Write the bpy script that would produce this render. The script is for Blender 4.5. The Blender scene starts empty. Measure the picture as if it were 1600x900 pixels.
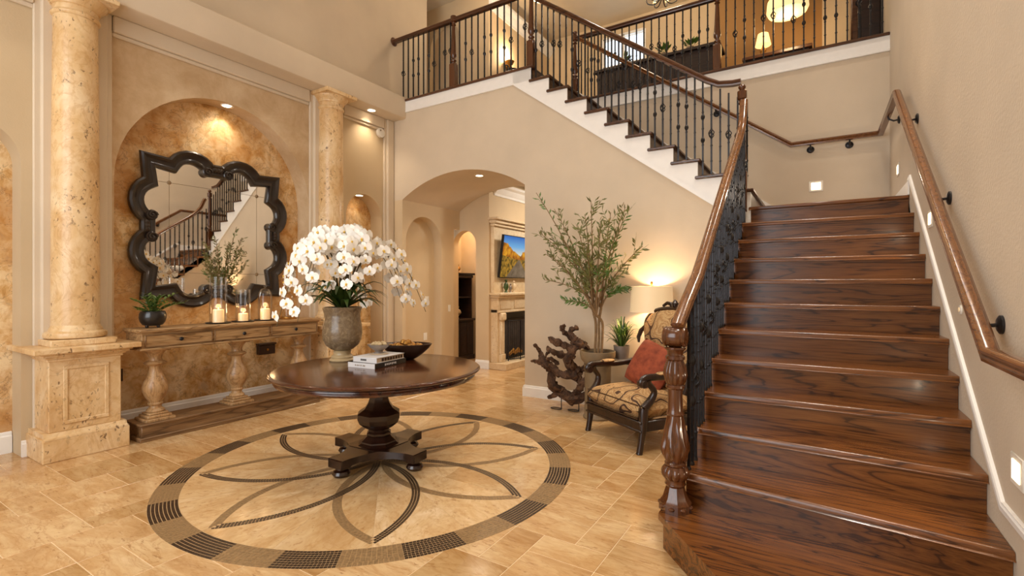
import bpy, bmesh, math, random
from mathutils import Vector, Matrix
PI = math.pi
R = random.Random(7)
scene = bpy.context.scene
C = scene.collection

# ---------------------------------------------------------------- camera, world, exposure
YAW = 0.56
F_PX = 767.6
cam = bpy.data.cameras.new('camera')
cam.sensor_width = 36.0
cam.lens = F_PX / 1600 * 36.0
cam.shift_y = (445.15 - 450.0) / 1600
cam.clip_start = 0.05
cam_o = bpy.data.objects.new('camera', cam)
cam_o.location = (0, 0, 1.5)
cam_o.rotation_euler = (PI / 2, 0, YAW)
C.objects.link(cam_o)
scene.camera = cam_o

world = bpy.data.worlds.new('world')
scene.world = world
world.use_nodes = True
bg = world.node_tree.nodes['Background']
bg.inputs[0].default_value = (0.80, 0.90, 1.0, 1)
bg.inputs[1].default_value = 2.2

vs = scene.view_settings
vs.view_transform = 'Standard'
vs.look = 'None'
vs.gamma = 1.0
vs.use_curve_mapping = False
vs.exposure = 0.0
scene.cycles.max_bounces = 8
scene.cycles.diffuse_bounces = 4
scene.cycles.glossy_bounces = 4
scene.cycles.transparent_max_bounces = 12
scene.cycles.sample_clamp_indirect = 6.0

WARM = (1.0, 0.82, 0.60)
SOFT = (1.0, 0.92, 0.81)
DAY = (1.0, 0.97, 0.93)

def lamp(kind, name, loc, power, color, rot=(0, 0, 0), size=0.1, size_y=None, spot=1.2, blend=0.6):
    l = bpy.data.lights.new(name, kind)
    l.energy = power
    l.color = color
    if kind == 'AREA':
        if size_y:
            l.shape = 'RECTANGLE'; l.size = size; l.size_y = size_y
        else:
            l.shape = 'DISK'; l.size = size
    else:
        l.shadow_soft_size = size
    if kind == 'SPOT':
        l.spot_size = spot; l.spot_blend = blend
    o = bpy.data.objects.new(name, l)
    o.location = loc; o.rotation_euler = rot
    C.objects.link(o)
    return o

# area fill panel added behind the camera for daylight from an assumed, unseen window
lamp('AREA', 'daylight_fill_panel', (-2.9, -2.35, 3.0), 165, DAY, (PI / 2, 0, 0), 3.9, 4.6)
# fill spots added under the unseen foyer ceiling, without fixtures
for (x, y, e) in ((-4.2, 1.3, 95), (-2.3, 1.3, 110), (-0.7, 0.6, 120), (-4.2, 4.1, 110), (-2.3, 3.9, 135), (-0.1, 2.6, 300), (-0.1, 4.6, 260), (-0.1, 6.3, 130), (-2.4, 6.4, 60)):
    lamp('SPOT', 'foyer_fill_spot', (x, y, 6.78), e, SOFT, (0, 0, 0), 0.16, spot=1.75, blend=0.85)

# ---------------------------------------------------------------- mesh helpers
def lin(r, g=None, b=None):
    if g is None: r, g, b = r
    f = lambda c: (c / 255 / 12.92) if c / 255 <= 0.04045 else ((c / 255 + 0.055) / 1.055) ** 2.4
    return (f(r), f(g), f(b), 1.0)

class MB:
    def __init__(s):
        s.v = []; s.f = []
    def add(s, vs_, fs):
        n = len(s.v)
        s.v += [tuple(p) for p in vs_]
        s.f += [tuple(i + n for i in f) for f in fs]
        return s
    def box(s, x0, x1, y0, y1, z0, z1, b=0.0):
        if b <= 0:
            vs_ = [(x, y, z) for x in (x0, x1) for y in (y0, y1) for z in (z0, z1)]
            return s.add(vs_, [(0, 1, 3, 2), (4, 6, 7, 5), (0, 4, 5, 1), (2, 3, 7, 6), (0, 2, 6, 4), (1, 5, 7, 3)])
        b = min(b, abs(x1 - x0) * .45, abs(y1 - y0) * .45, abs(z1 - z0) * .45)
        X = (x0, x1); Y = (y0, y1); Z = (z0, z1)
        vs_ = []; ix = {}
        for i in (0, 1):
            for j in (0, 1):
                for k in (0, 1):
                    x, y, z = X[i], Y[j], Z[k]
                    xi = x + b * (1 - 2 * i); yi = y + b * (1 - 2 * j); zi = z + b * (1 - 2 * k)
                    for a, p in enumerate(((x, yi, zi), (xi, y, zi), (xi, yi, z))):
                        ix[i, j, k, a] = len(vs_); vs_.append(p)
        fs = []
        for i in (0, 1):
            fs.append([ix[i, 0, 0, 0], ix[i, 1, 0, 0], ix[i, 1, 1, 0], ix[i, 0, 1, 0]])
            fs.append([ix[0, i, 0, 1], ix[1, i, 0, 1], ix[1, i, 1, 1], ix[0, i, 1, 1]])
            fs.append([ix[0, 0, i, 2], ix[1, 0, i, 2], ix[1, 1, i, 2], ix[0, 1, i, 2]])
        for i in (0, 1):
            for j in (0, 1):
                fs.append([ix[i, j, 0, 0], ix[i, j, 1, 0], ix[i, j, 1, 1], ix[i, j, 0, 1]])
                fs.append([ix[i, 0, j, 0], ix[i, 1, j, 0], ix[i, 1, j, 2], ix[i, 0, j, 2]])
                fs.append([ix[0, i, j, 1], ix[1, i, j, 1], ix[1, i, j, 2], ix[0, i, j, 2]])
                for k in (0, 1):
                    fs.append([ix[i, j, k, 0], ix[i, j, k, 1], ix[i, j, k, 2]])
        return s.add(vs_, fs)
    def lathe(s, prof, seg=24, cx=0, cy=0, z0=0, axis='Z', mod=None, ph=0.0, sy=1.0, cap=True):
        vs_ = []; fs = []
        for (r, z) in prof:
            for k in range(seg):
                a = 2 * PI * k / seg + ph
                rr = r * (mod(a, z) if mod else 1)
                p = (rr * math.cos(a), rr * math.sin(a) * sy, z)
                if axis == 'X': p = (p[2], p[0], p[1])
                elif axis == 'Y': p = (p[0], p[2], p[1])
                vs_.append((p[0] + cx, p[1] + cy, p[2] + z0))
        for i in range(len(prof) - 1):
            for k in range(seg):
                k2 = (k + 1) % seg
                fs.append((i * seg + k, i * seg + k2, (i + 1) * seg + k2, (i + 1) * seg + k))
        if not cap: return s.add(vs_, fs)
        if prof[0][0] > 1e-5: fs.append(tuple(range(seg)))
        if prof[-1][0] > 1e-5: fs.append(tuple(range((len(prof) - 1) * seg, len(prof) * seg)))
        return s.add(vs_, fs)
    def prism(s, poly, axis, lo, hi):
        n = len(poly)
        def P(a, b, h):
            return {'X': (h, a, b), 'Y': (a, h, b), 'Z': (a, b, h)}[axis]
        vs_ = [P(a, b, lo) for a, b in poly] + [P(a, b, hi) for a, b in poly]
        fs = [tuple(range(n)), tuple(range(2 * n - 1, n - 1, -1))]
        for i in range(n):
            j = (i + 1) % n
            fs.append((i, j, n + j, n + i))
        return s.add(vs_, fs)
    def tube(s, pts, rad, seg=8, cap=True, flat=1.0):
        pts = [Vector(p) for p in pts]
        n = len(pts)
        if not hasattr(rad, '__len__'): rad = [rad] * n
        t0 = (pts[1] - pts[0]).normalized()
        ref = Vector((0, 0, 1)) if abs(t0.z) < .9 else Vector((1, 0, 0))
        nrm = t0.cross(ref).normalized()
        vs_ = []; fs = []
        for i in range(n):
            t = (pts[min(i + 1, n - 1)] - pts[max(i - 1, 0)])
            if t.length < 1e-9: t = t0
            t = t.normalized()
            nrm = (nrm - t * nrm.dot(t))
            nrm = nrm.normalized() if nrm.length > 1e-6 else t.orthogonal().normalized()
            bn = t.cross(nrm)
            for k in range(seg):
                a = 2 * PI * k / seg
                vs_.append(pts[i] + nrm * (rad[i] * math.cos(a)) + bn * (rad[i] * flat * math.sin(a)))
        for i in range(n - 1):
            for k in range(seg):
                k2 = (k + 1) % seg
                fs.append((i * seg + k, i * seg + k2, (i + 1) * seg + k2, (i + 1) * seg + k))
        if cap:
            fs.append(tuple(range(seg))); fs.append(tuple(range((n - 1) * seg, n * seg)))
        return s.add(vs_, fs)
    def sweep(s, path, prof, up=(0, 0, 1), closed=False):
        P = [Vector(p) for p in path]; n = len(P); up = Vector(up)
        m = len(prof); vs_ = []; fs = []
        for i in range(n):
            if closed:
                a = (P[i] - P[i - 1]).normalized(); b = (P[(i + 1) % n] - P[i]).normalized()
            else:
                a = (P[i] - P[i - 1]).normalized() if i else (P[1] - P[0]).normalized()
                b = (P[i + 1] - P[i]).normalized() if i < n - 1 else a
            t = (a + b).normalized()
            side = t.cross(up).normalized(); nn = side.cross(t).normalized()
            fu = fv = 1.0
            bend = b - a
            if bend.length > 1e-4:
                ch = max(.70, math.sqrt(max(0, (1 + a.dot(b)) / 2)))
                bd = bend.normalized()
                fu = 1 + (1 / ch - 1) * abs(bd.dot(side)); fv = 1 + (1 / ch - 1) * abs(bd.dot(nn))
            for (u, v) in prof:
                vs_.append(P[i] + side * (u * fu) + nn * (v * fv))
        cnt = n if closed else n - 1
        for i in range(cnt):
            j = (i + 1) % n
            for k in range(m):
                k2 = (k + 1) % m
                fs.append((i * m + k, i * m + k2, j * m + k2, j * m + k))
        if not closed:
            fs.append(tuple(range(m))); fs.append(tuple(range((n - 1) * m, n * m)))
        return s.add(vs_, fs)
    def blade(s, path, widths, up=(0, 0, 1), fold=0.0, thick=0.0):
        # a leaf or petal: strip of cross sections with a folded mid rib
        P = [Vector(p) for p in path]; n = len(P); up = Vector(up)
        vs_ = []; fs = []
        for i in range(n):
            t = (P[min(i + 1, n - 1)] - P[max(i - 1, 0)]).normalized()
            side = t.cross(up)
            side = side.normalized() if side.length > 1e-5 else t.orthogonal().normalized()
            nn = side.cross(t)
            w = widths[i] / 2
            vs_ += [P[i] - side * w + nn * (fold * w), P[i], P[i] + side * w + nn * (fold * w)]
        for i in range(n - 1):
            a = i * 3
            fs += [(a, a + 1, a + 4, a + 3), (a + 1, a + 2, a + 5, a + 4)]
        return s.add(vs_, fs)
    def xf(s, M):
        s.v = [tuple(M @ Vector(p)) for p in s.v]
        return s
    def merge(s, o, M=None):
        return s.add([tuple(M @ Vector(p)) for p in o.v] if M else o.v, o.f)
    def mesh(s, name, mat, smooth=True, ang=38, fixn=True):
        me = bpy.data.meshes.new(name)
        me.from_pydata(s.v, [], s.f)
        if fixn:
            bm = bmesh.new(); bm.from_mesh(me)
            bmesh.ops.recalc_face_normals(bm, faces=bm.faces)
            bm.to_mesh(me); bm.free()
        if smooth:
            me.polygons.foreach_set('use_smooth', [True] * len(me.polygons))
            me.set_sharp_from_angle(angle=math.radians(ang))
        if mat: me.materials.append(mat)
        return me
    def build(s, name, mat, parent=None, rel=None, smooth=True, ang=38, fixn=True):
        if rel is not None:
            l = rel.location
            s.v = [(p[0] - l.x, p[1] - l.y, p[2] - l.z) for p in s.v]
        return link(name, s.mesh(name, mat, smooth, ang, fixn), parent)

def link(name, me, parent=None, loc=None, rot=None, scale=None):
    o = bpy.data.objects.new(name, me)
    C.objects.link(o)
    if parent: o.parent = parent
    if loc is not None: o.location = loc
    if rot is not None: o.rotation_euler = rot
    if scale is not None: o.scale = scale
    return o

def tag(o, label, cat=None, group=None, kind=None):
    o['label'] = label
    if cat: o['category'] = cat
    if group: o['group'] = group
    if kind: o['kind'] = kind
    return o

def thing(name, label, cat, loc=(0, 0, 0), rotz=0.0, group=None):
    o = bpy.data.objects.new(name, None)
    o.empty_display_size = .1
    C.objects.link(o)
    o.location = loc; o.rotation_euler = (0, 0, rotz)
    return tag(o, label, cat, group)

def struct(name, mb, mat, label, smooth=True, ang=30):
    o = mb.build(name, mat, smooth=smooth, ang=ang)
    return tag(o, label, None, None, 'structure')

def copy_tree(o, parent=None):
    c = o.copy(); C.objects.link(c); c.parent = parent
    for ch in list(o.children): copy_tree(ch, c)
    return c

def arc(c0, hw, spring, rise, n=20):
    """points of an arch from c0-hw to c0+hw (segmental or semicircular)"""
    rad = (hw * hw + rise * rise) / (2 * rise)
    cz = spring + rise - rad
    a0 = math.asin(min(1, hw / rad))
    if rise > hw: a0 = PI - a0
    return [(c0 + rad * math.sin(-a0 + 2 * a0 * i / n), cz + rad * math.cos(-a0 + 2 * a0 * i / n)) for i in range(n + 1)]

def quadb(p0, p1, p2, n=8):
    p0, p1, p2 = Vector(p0), Vector(p1), Vector(p2)
    return [p0 * (1 - t) ** 2 + p1 * 2 * t * (1 - t) + p2 * t * t for t in [i / n for i in range(n + 1)]]

def smooth_path(pts, sub=4):
    P = [Vector(p) for p in pts]; out = []
    for i in range(len(P) - 1):
        a = P[max(i - 1, 0)]; b = P[i]; c = P[i + 1]; d = P[min(i + 2, len(P) - 1)]
        for k in range(sub):
            t = k / sub
            out.append(.5 * ((2 * b) + (c - a) * t + (2 * a - 5 * b + 4 * c - d) * t * t + (3 * b - a - 3 * c + d) * t ** 3))
    out.append(P[-1])
    return out

def lerp_list(vals, n):
    out = []
    m = len(vals) - 1
    for i in range(n):
        t = i / (n - 1) * m; k = min(int(t), m - 1)
        out.append(vals[k] + (vals[k + 1] - vals[k]) * (t - k))
    return out

# ---------------------------------------------------------------- materials
class NT:
    def __init__(s, name):
        s.m = bpy.data.materials.new(name); s.m.use_nodes = True
        s.t = s.m.node_tree; s.p = s.t.nodes['Principled BSDF']
        s.tc = None
    def n(s, typ, **kw):
        nd = s.t.nodes.new(typ)
        for k, v in kw.items():
            if k.startswith('i_'):
                nd.inputs[k[2:].replace('_', ' ')].default_value = v
            else: setattr(nd, k, v)
        return nd
    def l(s, a, b): s.t.links.new(a, b)
    def coord(s, scale=(1, 1, 1), rand=True, kind='Object', rot=(0, 0, 0)):
        tc = s.n('ShaderNodeTexCoord')
        out = tc.outputs[kind]
        if rand:
            oi = s.n('ShaderNodeObjectInfo')
            mu = s.n('ShaderNodeVectorMath', operation='SCALE'); mu.inputs[0].default_value = (13.1, 7.7, 9.3)
            s.l(oi.outputs['Random'], mu.inputs['Scale'])
            ad = s.n('ShaderNodeVectorMath', operation='ADD')
            s.l(out, ad.inputs[0]); s.l(mu.outputs[0], ad.inputs[1]); out = ad.outputs[0]
        mp = s.n('ShaderNodeMapping'); mp.inputs['Scale'].default_value = scale; mp.inputs['Rotation'].default_value = rot
        s.l(out, mp.inputs[0])
        return mp.outputs[0]
    def noise(s, vec, scale, detail=5, rough=.55, dist=0.0):
        nd = s.n('ShaderNodeTexNoise')
        nd.inputs['Scale'].default_value = scale; nd.inputs['Detail'].default_value = detail
        nd.inputs['Roughness'].default_value = rough; nd.inputs['Distortion'].default_value = dist
        s.l(vec, nd.inputs['Vector'])
        return nd.outputs['Fac']
    def ramp(s, fac, stops, interp='LINEAR'):
        nd = s.n('ShaderNodeValToRGB'); cr = nd.color_ramp; cr.interpolation = interp
        while len(cr.elements) < len(stops): cr.elements.new(.5)
        for e, (p, c) in zip(cr.elements, stops):
            e.position = p; e.color = c if hasattr(c, '__len__') else (c, c, c, 1)
        s.l(fac, nd.inputs[0])
        return nd.outputs[0]
    def mix(s, a, b, fac, mode='MIX'):
        nd = s.n('ShaderNodeMix', data_type='RGBA', blend_type=mode)
        for i, v in ((6, a), (7, b)):
            if hasattr(v, 'node'): s.l(v, nd.inputs[i])
            else: nd.inputs[i].default_value = v
        if hasattr(fac, 'node'): s.l(fac, nd.inputs[0])
        else: nd.inputs[0].default_value = fac
        return nd.outputs[2]
    def math(s, op, a, b=0.0):
        nd = s.n('ShaderNodeMath', operation=op)
        for i, v in ((0, a), (1, b)):
            if hasattr(v, 'node'): s.l(v, nd.inputs[i])
            else: nd.inputs[i].default_value = v
        return nd.outputs[0]
    def color(s, c):
        if hasattr(c, 'node'): s.l(c, s.p.inputs['Base Color'])
        else: s.p.inputs['Base Color'].default_value = c
    def bump(s, h, strength=.2, dist=.01):
        b = s.n('ShaderNodeBump'); b.inputs['Strength'].default_value = strength; b.inputs['Distance'].default_value = dist
        s.l(h, b.inputs['Height']); s.l(b.outputs[0], s.p.inputs['Normal'])
    def set(s, rough=None, metal=None, coat=None, spec=None, trans=None, ior=None, emit=None, estr=None, sub=None):
        I = s.p.inputs
        if rough is not None: I['Roughness'].default_value = rough
        if metal is not None: I['Metallic'].default_value = metal
        if coat is not None: I['Coat Weight'].default_value = coat; I['Coat Roughness'].default_value = .12
        if spec is not None: I['Specular IOR Level'].default_value = spec
        if trans is not None: I['Transmission Weight'].default_value = trans
        if ior is not None: I['IOR'].default_value = ior
        if emit is not None: I['Emission Color'].default_value = emit; I['Emission Strength'].default_value = estr
        return s

def plaster(name, rgb, var=.06, rough=.75, bump=.25, bscale=90):
    t = NT(name); c = lin(*rgb)
    v = t.coord(rand=False)
    n1 = t.noise(v, 1.3, 4)
    hi = tuple(min(1, x * (1 + var)) for x in c[:3]) + (1,); lo = tuple(x * (1 - var) for x in c[:3]) + (1,)
    t.color(t.ramp(n1, [(.3, lo), (.7, hi)]))
    t.bump(t.noise(v, bscale, 3), bump, .004)
    return t.set(rough=rough).m

def plain(name, rgb, rough=.5, metal=0.0, coat=0.0, var=.08, scale=12, bump=0.0, spec=None):
    t = NT(name); c = lin(*rgb)
    v = t.coord()
    n1 = t.noise(v, scale, 4)
    hi = tuple(min(1, x * (1 + var)) for x in c[:3]) + (1,); lo = tuple(x * (1 - var) for x in c[:3]) + (1,)
    t.color(t.ramp(n1, [(.3, lo), (.7, hi)]))
    if bump: t.bump(t.noise(v, scale * 3, 4), bump, .004)
    return t.set(rough=rough, metal=metal, coat=coat, spec=spec).m

def wood(name, dark, mid, light, axis='X', scale=1.0, rough=.35, coat=0.0, grain=.6, bump=.08):
    t = NT(name)
    i = 'XYZ'.index(axis)
    sc = [7.0 * scale] * 3; sc[i] = .7 * scale
    v = t.coord(tuple(sc))
    base = t.noise(v, 1.0, 3, .5, .6)
    rings = t.math('PINGPONG', t.math('MULTIPLY', base, 13.0), 1.0)
    sp = [110.0 * scale] * 3; sp[i] = 3.5 * scale
    pores = t.noise(t.coord(tuple(sp)), 1.0, 3, .6)
    big = t.noise(t.coord((1.5 * scale,) * 3), 1.0, 2)
    col = t.ramp(rings, [(0.0, lin(*dark)), (.07, lin(*dark)), (.20, lin(*mid)), (1.0, lin(*light))])
    col = t.mix(lin(*mid), col, grain)
    col = t.mix(col, t.ramp(pores, [(.36, .45), (.52, 1.0)]), .55, 'MULTIPLY')
    col = t.mix(col, t.ramp(big, [(.3, .80), (.7, 1.1)]), .6, 'MULTIPLY')
    t.color(col)
    if bump: t.bump(pores, bump, .003)
    return t.set(rough=rough, coat=coat).m

def stone(name, cols, scale=1.0, pits=.5, rough=.4, stretch=(1, 1, 1), coat=0.0, pitcol=(110, 72, 38), pitscale=38, tint=0.0):
    t = NT(name)
    v = t.coord(tuple(scale * x for x in stretch))
    n1 = t.noise(v, 2.2, 6, .62, .8)
    n2 = t.noise(v, 9.0, 6, .65, 1.2)
    col = t.ramp(n1, [(.25, lin(*cols[0])), (.48, lin(*cols[1])), (.72, lin(*cols[2]))])
    col = t.mix(col, t.ramp(n2, [(.3, lin(*cols[0])), (.65, lin(*cols[2]))]), .28)
    vn = t.math('ABSOLUTE', t.math('SUBTRACT', t.noise(v, 3.0, 7, .62, 1.5), .5))
    col = t.mix(col, lin(*cols[0]), t.math('MULTIPLY', t.ramp(vn, [(0.0, 1.0), (.03, 0.0)]), .4))
    if tint:
        oi = t.n('ShaderNodeObjectInfo')
        col = t.mix(col, t.ramp(oi.outputs['Random'], [(0, (1 - tint, 1 - 1.25 * tint, 1 - 1.7 * tint, 1)), (.35, (1, .985, .95, 1)), (1, (1.0, 1.0, 1.0, 1))]), 1.0, 'MULTIPLY')
    pv = t.coord(tuple(x * y for x, y in zip((1, 1, 1), stretch)))
    p = t.noise(pv, pitscale, 3, .55, .4)
    mask = t.ramp(t.noise(pv, 5, 2), [(.44, 0.0), (.58, 1.0)])
    pit = t.math('MULTIPLY', t.ramp(p, [(.60, 0.0), (.66, 1.0)]), mask)
    col = t.mix(col, lin(*pitcol), t.math('MULTIPLY', pit, pits))
    t.color(col)
    t.bump(t.math('SUBTRACT', 1.0, pit), .25 * pits, .006)
    return t.set(rough=rough, coat=coat).m

M = {}
M['wall'] = plaster('beige_plaster', (212, 195, 171))
M['wall_r'] = plaster('textured_beige_plaster', (214, 199, 178), bump=.6, bscale=55)
M['wall_w'] = plaster('warm_cream_plaster', (212, 188, 152))
M['ceil'] = plaster('ceiling_paint', (222, 205, 178))
M['ochre'] = plaster('ochre_wall_paint', (164, 122, 70))
M['white'] = plain('white_trim_paint', (244, 241, 236), .4, var=.02)
M['iron'] = plain('black_wrought_iron', (46, 45, 47), .36, .6, var=.3, scale=40, bump=.2)
M['plastic'] = plain('white_plastic', (236, 230, 218), .4, var=.02)
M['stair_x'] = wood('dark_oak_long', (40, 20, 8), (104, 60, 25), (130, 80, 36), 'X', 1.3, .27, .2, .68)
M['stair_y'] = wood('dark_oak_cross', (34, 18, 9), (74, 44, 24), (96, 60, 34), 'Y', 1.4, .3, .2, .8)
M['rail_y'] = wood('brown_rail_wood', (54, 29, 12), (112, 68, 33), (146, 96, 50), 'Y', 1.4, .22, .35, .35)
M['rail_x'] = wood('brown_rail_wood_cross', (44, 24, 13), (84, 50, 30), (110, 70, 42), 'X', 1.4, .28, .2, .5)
M['newel'] = wood('carved_newel_wood', (42, 21, 10), (90, 50, 24), (116, 70, 35), 'Z', 1.4, .2, .4, .25)
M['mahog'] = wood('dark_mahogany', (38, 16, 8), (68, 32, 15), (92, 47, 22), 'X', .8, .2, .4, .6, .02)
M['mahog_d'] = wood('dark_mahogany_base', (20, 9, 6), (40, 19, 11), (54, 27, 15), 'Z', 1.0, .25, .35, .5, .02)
M['lightoak'] = wood('weathered_light_oak', (112, 80, 46), (164, 126, 82), (192, 156, 110), 'Y', 1.2, .5, 0, .75, .2)
M['lightoak_z'] = wood('weathered_light_oak_turned', (128, 90, 50), (178, 138, 92), (206, 170, 124), 'Z', 1.2, .38, .1, .5, .1)
M['oakbase'] = wood('weathered_brown_oak', (84, 58, 34), (126, 92, 58), (156, 120, 80), 'Y', 1.2, .5, 0, .7, .2)
M['darkwood'] = wood('espresso_wood', (22, 12, 8), (44, 25, 16), (58, 34, 22), 'X', 1.0, .6, 0, .5)
M['trav'] = stone('travertine_tile', [(172, 125, 73), (203, 163, 112), (230, 203, 160)], .9, .6, .18, (.7, 2.2, 1.0), 0.1, (150, 104, 58), 22, tint=.26)
M['trav_f'] = stone('travertine_field', [(190, 145, 92), (216, 180, 129), (238, 213, 174)], .8, .45, .18, (1, 1.8, 1), .1, (164, 116, 66), 20, tint=.14)
M['column'] = stone('pitted_travertine', [(190, 140, 80), (222, 186, 132), (242, 220, 182)], 1.1, .8, .36, (1, 1, .7), 0.1, (96, 60, 30), 34)
M['mantel'] = stone('cream_mantel_stone', [(208, 176, 132), (228, 202, 162), (240, 222, 190)], 1.0, .4, .5)
M['grout'] = plain('grout', (228, 204, 166), .8)
M['tess_d'] = plain('dark_tesserae', (58, 44, 33), .3, var=.35, scale=60)
M['tess_t'] = plain('tan_tesserae', (146, 118, 82), .32, var=.28, scale=60)
M['tess_g'] = plain('mosaic_grout', (196, 164, 120), .6)
M['gold'] = plain('aged_gold', (176, 128, 62), .35, .8, var=.25, scale=30)
M['bronze'] = plain('bronze_brown', (58, 36, 24), .35, .3, .2)
M['blackpot'] = plain('black_glaze', (26, 24, 24), .28, 0, .3)
M['wax'] = NT('candle_wax').set(rough=.5).m
_t = M['wax'].node_tree.nodes['Principled BSDF'].inputs
_t['Base Color'].default_value = lin(246, 226, 188); _t['Emission Color'].default_value = lin(255, 190, 110); _t['Emission Strength'].default_value = .35

def emission(name, rgb, strength):
    t = NT(name); t.set(rough=.5, emit=lin(*rgb), estr=strength); t.color(lin(*rgb))
    return t.m
M['flame'] = emission('candle_flame', (255, 200, 110), 5)
M['can'] = emission('downlight_lens', (255, 232, 196), 9)
M['steplight'] = emission('step_light_lens', (255, 226, 180), 5)
M['shade'] = emission('linen_lamp_shade', (236, 208, 164), .32)
M['shade_up'] = emission('lit_pendant_shade', (255, 224, 160), .9)

t = NT('mottled_ochre_faux_finish')
v = t.coord((1, 1, 1), rand=False)
a = t.noise(v, 2.4, 9, .68, .35)
b = t.noise(v, 6.5, 9, .70, .5)
c_ = t.noise(v, 1.1, 4, .6, .2)
col = t.ramp(a, [(.33, lin(150, 100, 44)), (.41, lin(198, 148, 80)), (.48, lin(222, 184, 126)), (.58, lin(236, 210, 166))])
col = t.mix(col, t.ramp(b, [(.34, lin(126, 80, 36)), (.44, lin(194, 142, 74)), (.56, lin(242, 220, 180))]), .45)
col = t.mix(col, lin(182, 122, 52), t.ramp(c_, [(.43, 0.0), (.60, .62)]))
vein = t.math('ABSOLUTE', t.math('SUBTRACT', t.noise(v, 3.4, 8, .66, .6), .5))
col = t.mix(col, lin(110, 68, 30), t.math('MULTIPLY', t.ramp(vein, [(0.0, 1.0), (.012, 0.0)]), .55))
t.color(col); t.bump(b, .15, .006); M['mottle'] = t.set(rough=.5).m

t = NT('sponged_cream_plaster')
v = t.coord(rand=False)
a = t.noise(v, 2.6, 9, .68, .3)
sp = t.ramp(a, [(.36, lin(188, 158, 120)), (.5, lin(200, 172, 136)), (.66, lin(212, 188, 154))])
sx = t.n('ShaderNodeSeparateXYZ'); t.l(v, sx.inputs[0])
inb = t.math('MULTIPLY', t.math('GREATER_THAN', sx.outputs['Y'], 1.7), t.math('LESS_THAN', sx.outputs['Y'], 4.46))
pl = t.ramp(t.noise(v, 1.3, 4), [(.3, lin(196, 174, 140)), (.7, lin(206, 184, 150))])
t.color(t.mix(pl, sp, inb))
t.bump(t.noise(v, 70, 3), .2, .004); M['sponge'] = t.set(rough=.7).m

t = NT('mirror_glass'); t.color((.86, .84, .80, 1)); M['mirror'] = t.set(rough=.015, metal=1.0).m
t = NT('mirror_etching'); t.color(lin(150, 130, 104)); M['etch'] = t.set(rough=.4, metal=.6).m

def clear(name, alpha=.9, tint=(1, 1, 1, 1)):
    t = NT(name); nt = t.t
    tr = t.n('ShaderNodeBsdfTransparent'); tr.inputs[0].default_value = tint
    gl = t.n('ShaderNodeBsdfGlossy'); gl.inputs['Roughness'].default_value = .03
    lw = t.n('ShaderNodeLayerWeight'); lw.inputs[0].default_value = .25
    mx = t.n('ShaderNodeMixShader')
    fac = t.math('ADD', t.math('MULTIPLY', lw.outputs['Fresnel'], .45), 1 - alpha)
    t.l(fac, mx.inputs[0]); t.l(tr.outputs[0], mx.inputs[1]); t.l(gl.outputs[0], mx.inputs[2])
    t.l(mx.outputs[0], nt.nodes['Material Output'].inputs[0])
    return t.m
M['glass'] = clear('clear_glass', .985)

t = NT('scroll_pattern_upholstery')
v = t.coord((1, 1, 1), rand=False)
w = t.n('ShaderNodeTexNoise'); w.inputs['Scale'].default_value = 3.4; w.inputs['Detail'].default_value = 1.0; t.l(v, w.inputs['Vector'])
s1 = t.math('PINGPONG', t.math('MULTIPLY', w.outputs['Fac'], 10.0), 1.0)
w2 = t.noise(v, 9.0, 1.0, .5, 1.0)
s2 = t.math('PINGPONG', t.math('MULTIPLY', w2, 14.0), 1.0)
col = t.ramp(s1, [(0, lin(56, 34, 22)), (.12, lin(80, 50, 30)), (.20, lin(196, 160, 110)), (.42, lin(150, 108, 64)), (.5, lin(200, 166, 116)), (.8, lin(172, 130, 82)), (1, lin(202, 168, 118))])
col = t.mix(col, lin(112, 76, 44), t.ramp(s2, [(0, .8), (.10, .7), (.16, 0.0)]))
t.color(col); t.bump(t.noise(v, 160, 2), .2, .003); M['paisley'] = t.set(rough=.8).m

t = NT('rust_velvet'); v = t.coord()
t.color(t.ramp(t.noise(v, 14, 5), [(.3, lin(112, 46, 24)), (.7, lin(160, 76, 44))])); t.bump(t.noise(v, 60, 3), .3, .004); M['rust'] = t.set(rough=.85).m

M['petal'] = plain('white_orchid_petal', (250, 246, 238), .55, var=.02)
M['lip'] = plain('yellow_orchid_lip', (226, 186, 84), .5)
M['stem'] = plain('orchid_stem', (88, 72, 34), .6)
M['leaf'] = plain('dark_green_leaf', (50, 72, 26), .38, var=.35, scale=6)
M['leaf2'] = plain('grass_green_leaf', (88, 116, 48), .45, var=.35, scale=6)
M['olive'] = plain('olive_leaf', (112, 112, 60), .5, var=.4, scale=5)
M['bark'] = plain('grey_brown_bark', (128, 100, 66), .8, var=.25, scale=20, bump=.4)
t = NT('weathered_driftwood'); v = t.coord((1, 1, 1))
a = t.noise(v, 16, 7, .7, .8)
t.color(t.ramp(a, [(.32, lin(34, 20, 13)), (.5, lin(82, 54, 34)), (.68, lin(128, 92, 62))])); t.bump(a, .9, .02); M['drift'] = t.set(rough=.75).m
M['soil'] = plain('dark_soil', (50, 38, 26), .9)
M['potstone'] = plain('taupe_ceramic', (132, 112, 84), .55, var=.15, scale=8)
M['pewter'] = plain('pewter', (150, 140, 132), .4, .5, var=.15)
M['rattan'] = plain('stone_vessel', (160, 138, 104), .6, var=.2, scale=10)
t = NT('marbled_urn_glaze'); v = t.coord((1, 1, 1), rand=False)
a = t.noise(v, 14, 5, .65, 2.2)
t.color(t.ramp(a, [(.3, lin(108, 88, 64)), (.5, lin(130, 110, 84)), (.66, lin(158, 138, 108))])); t.bump(a, .25, .006); M['urn'] = t.set(rough=.25, coat=.3).m
M['urnfoot'] = plain('cream_urn_foot', (186, 162, 122), .35, 0, .2, var=.15)
M['paper'] = plain('white_book_cover', (214, 210, 208), .5, var=.02)
M['pages'] = plain('book_pages', (206, 184, 156), .8)
M['black'] = plain('black_paint', (18, 17, 18), .4)
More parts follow.
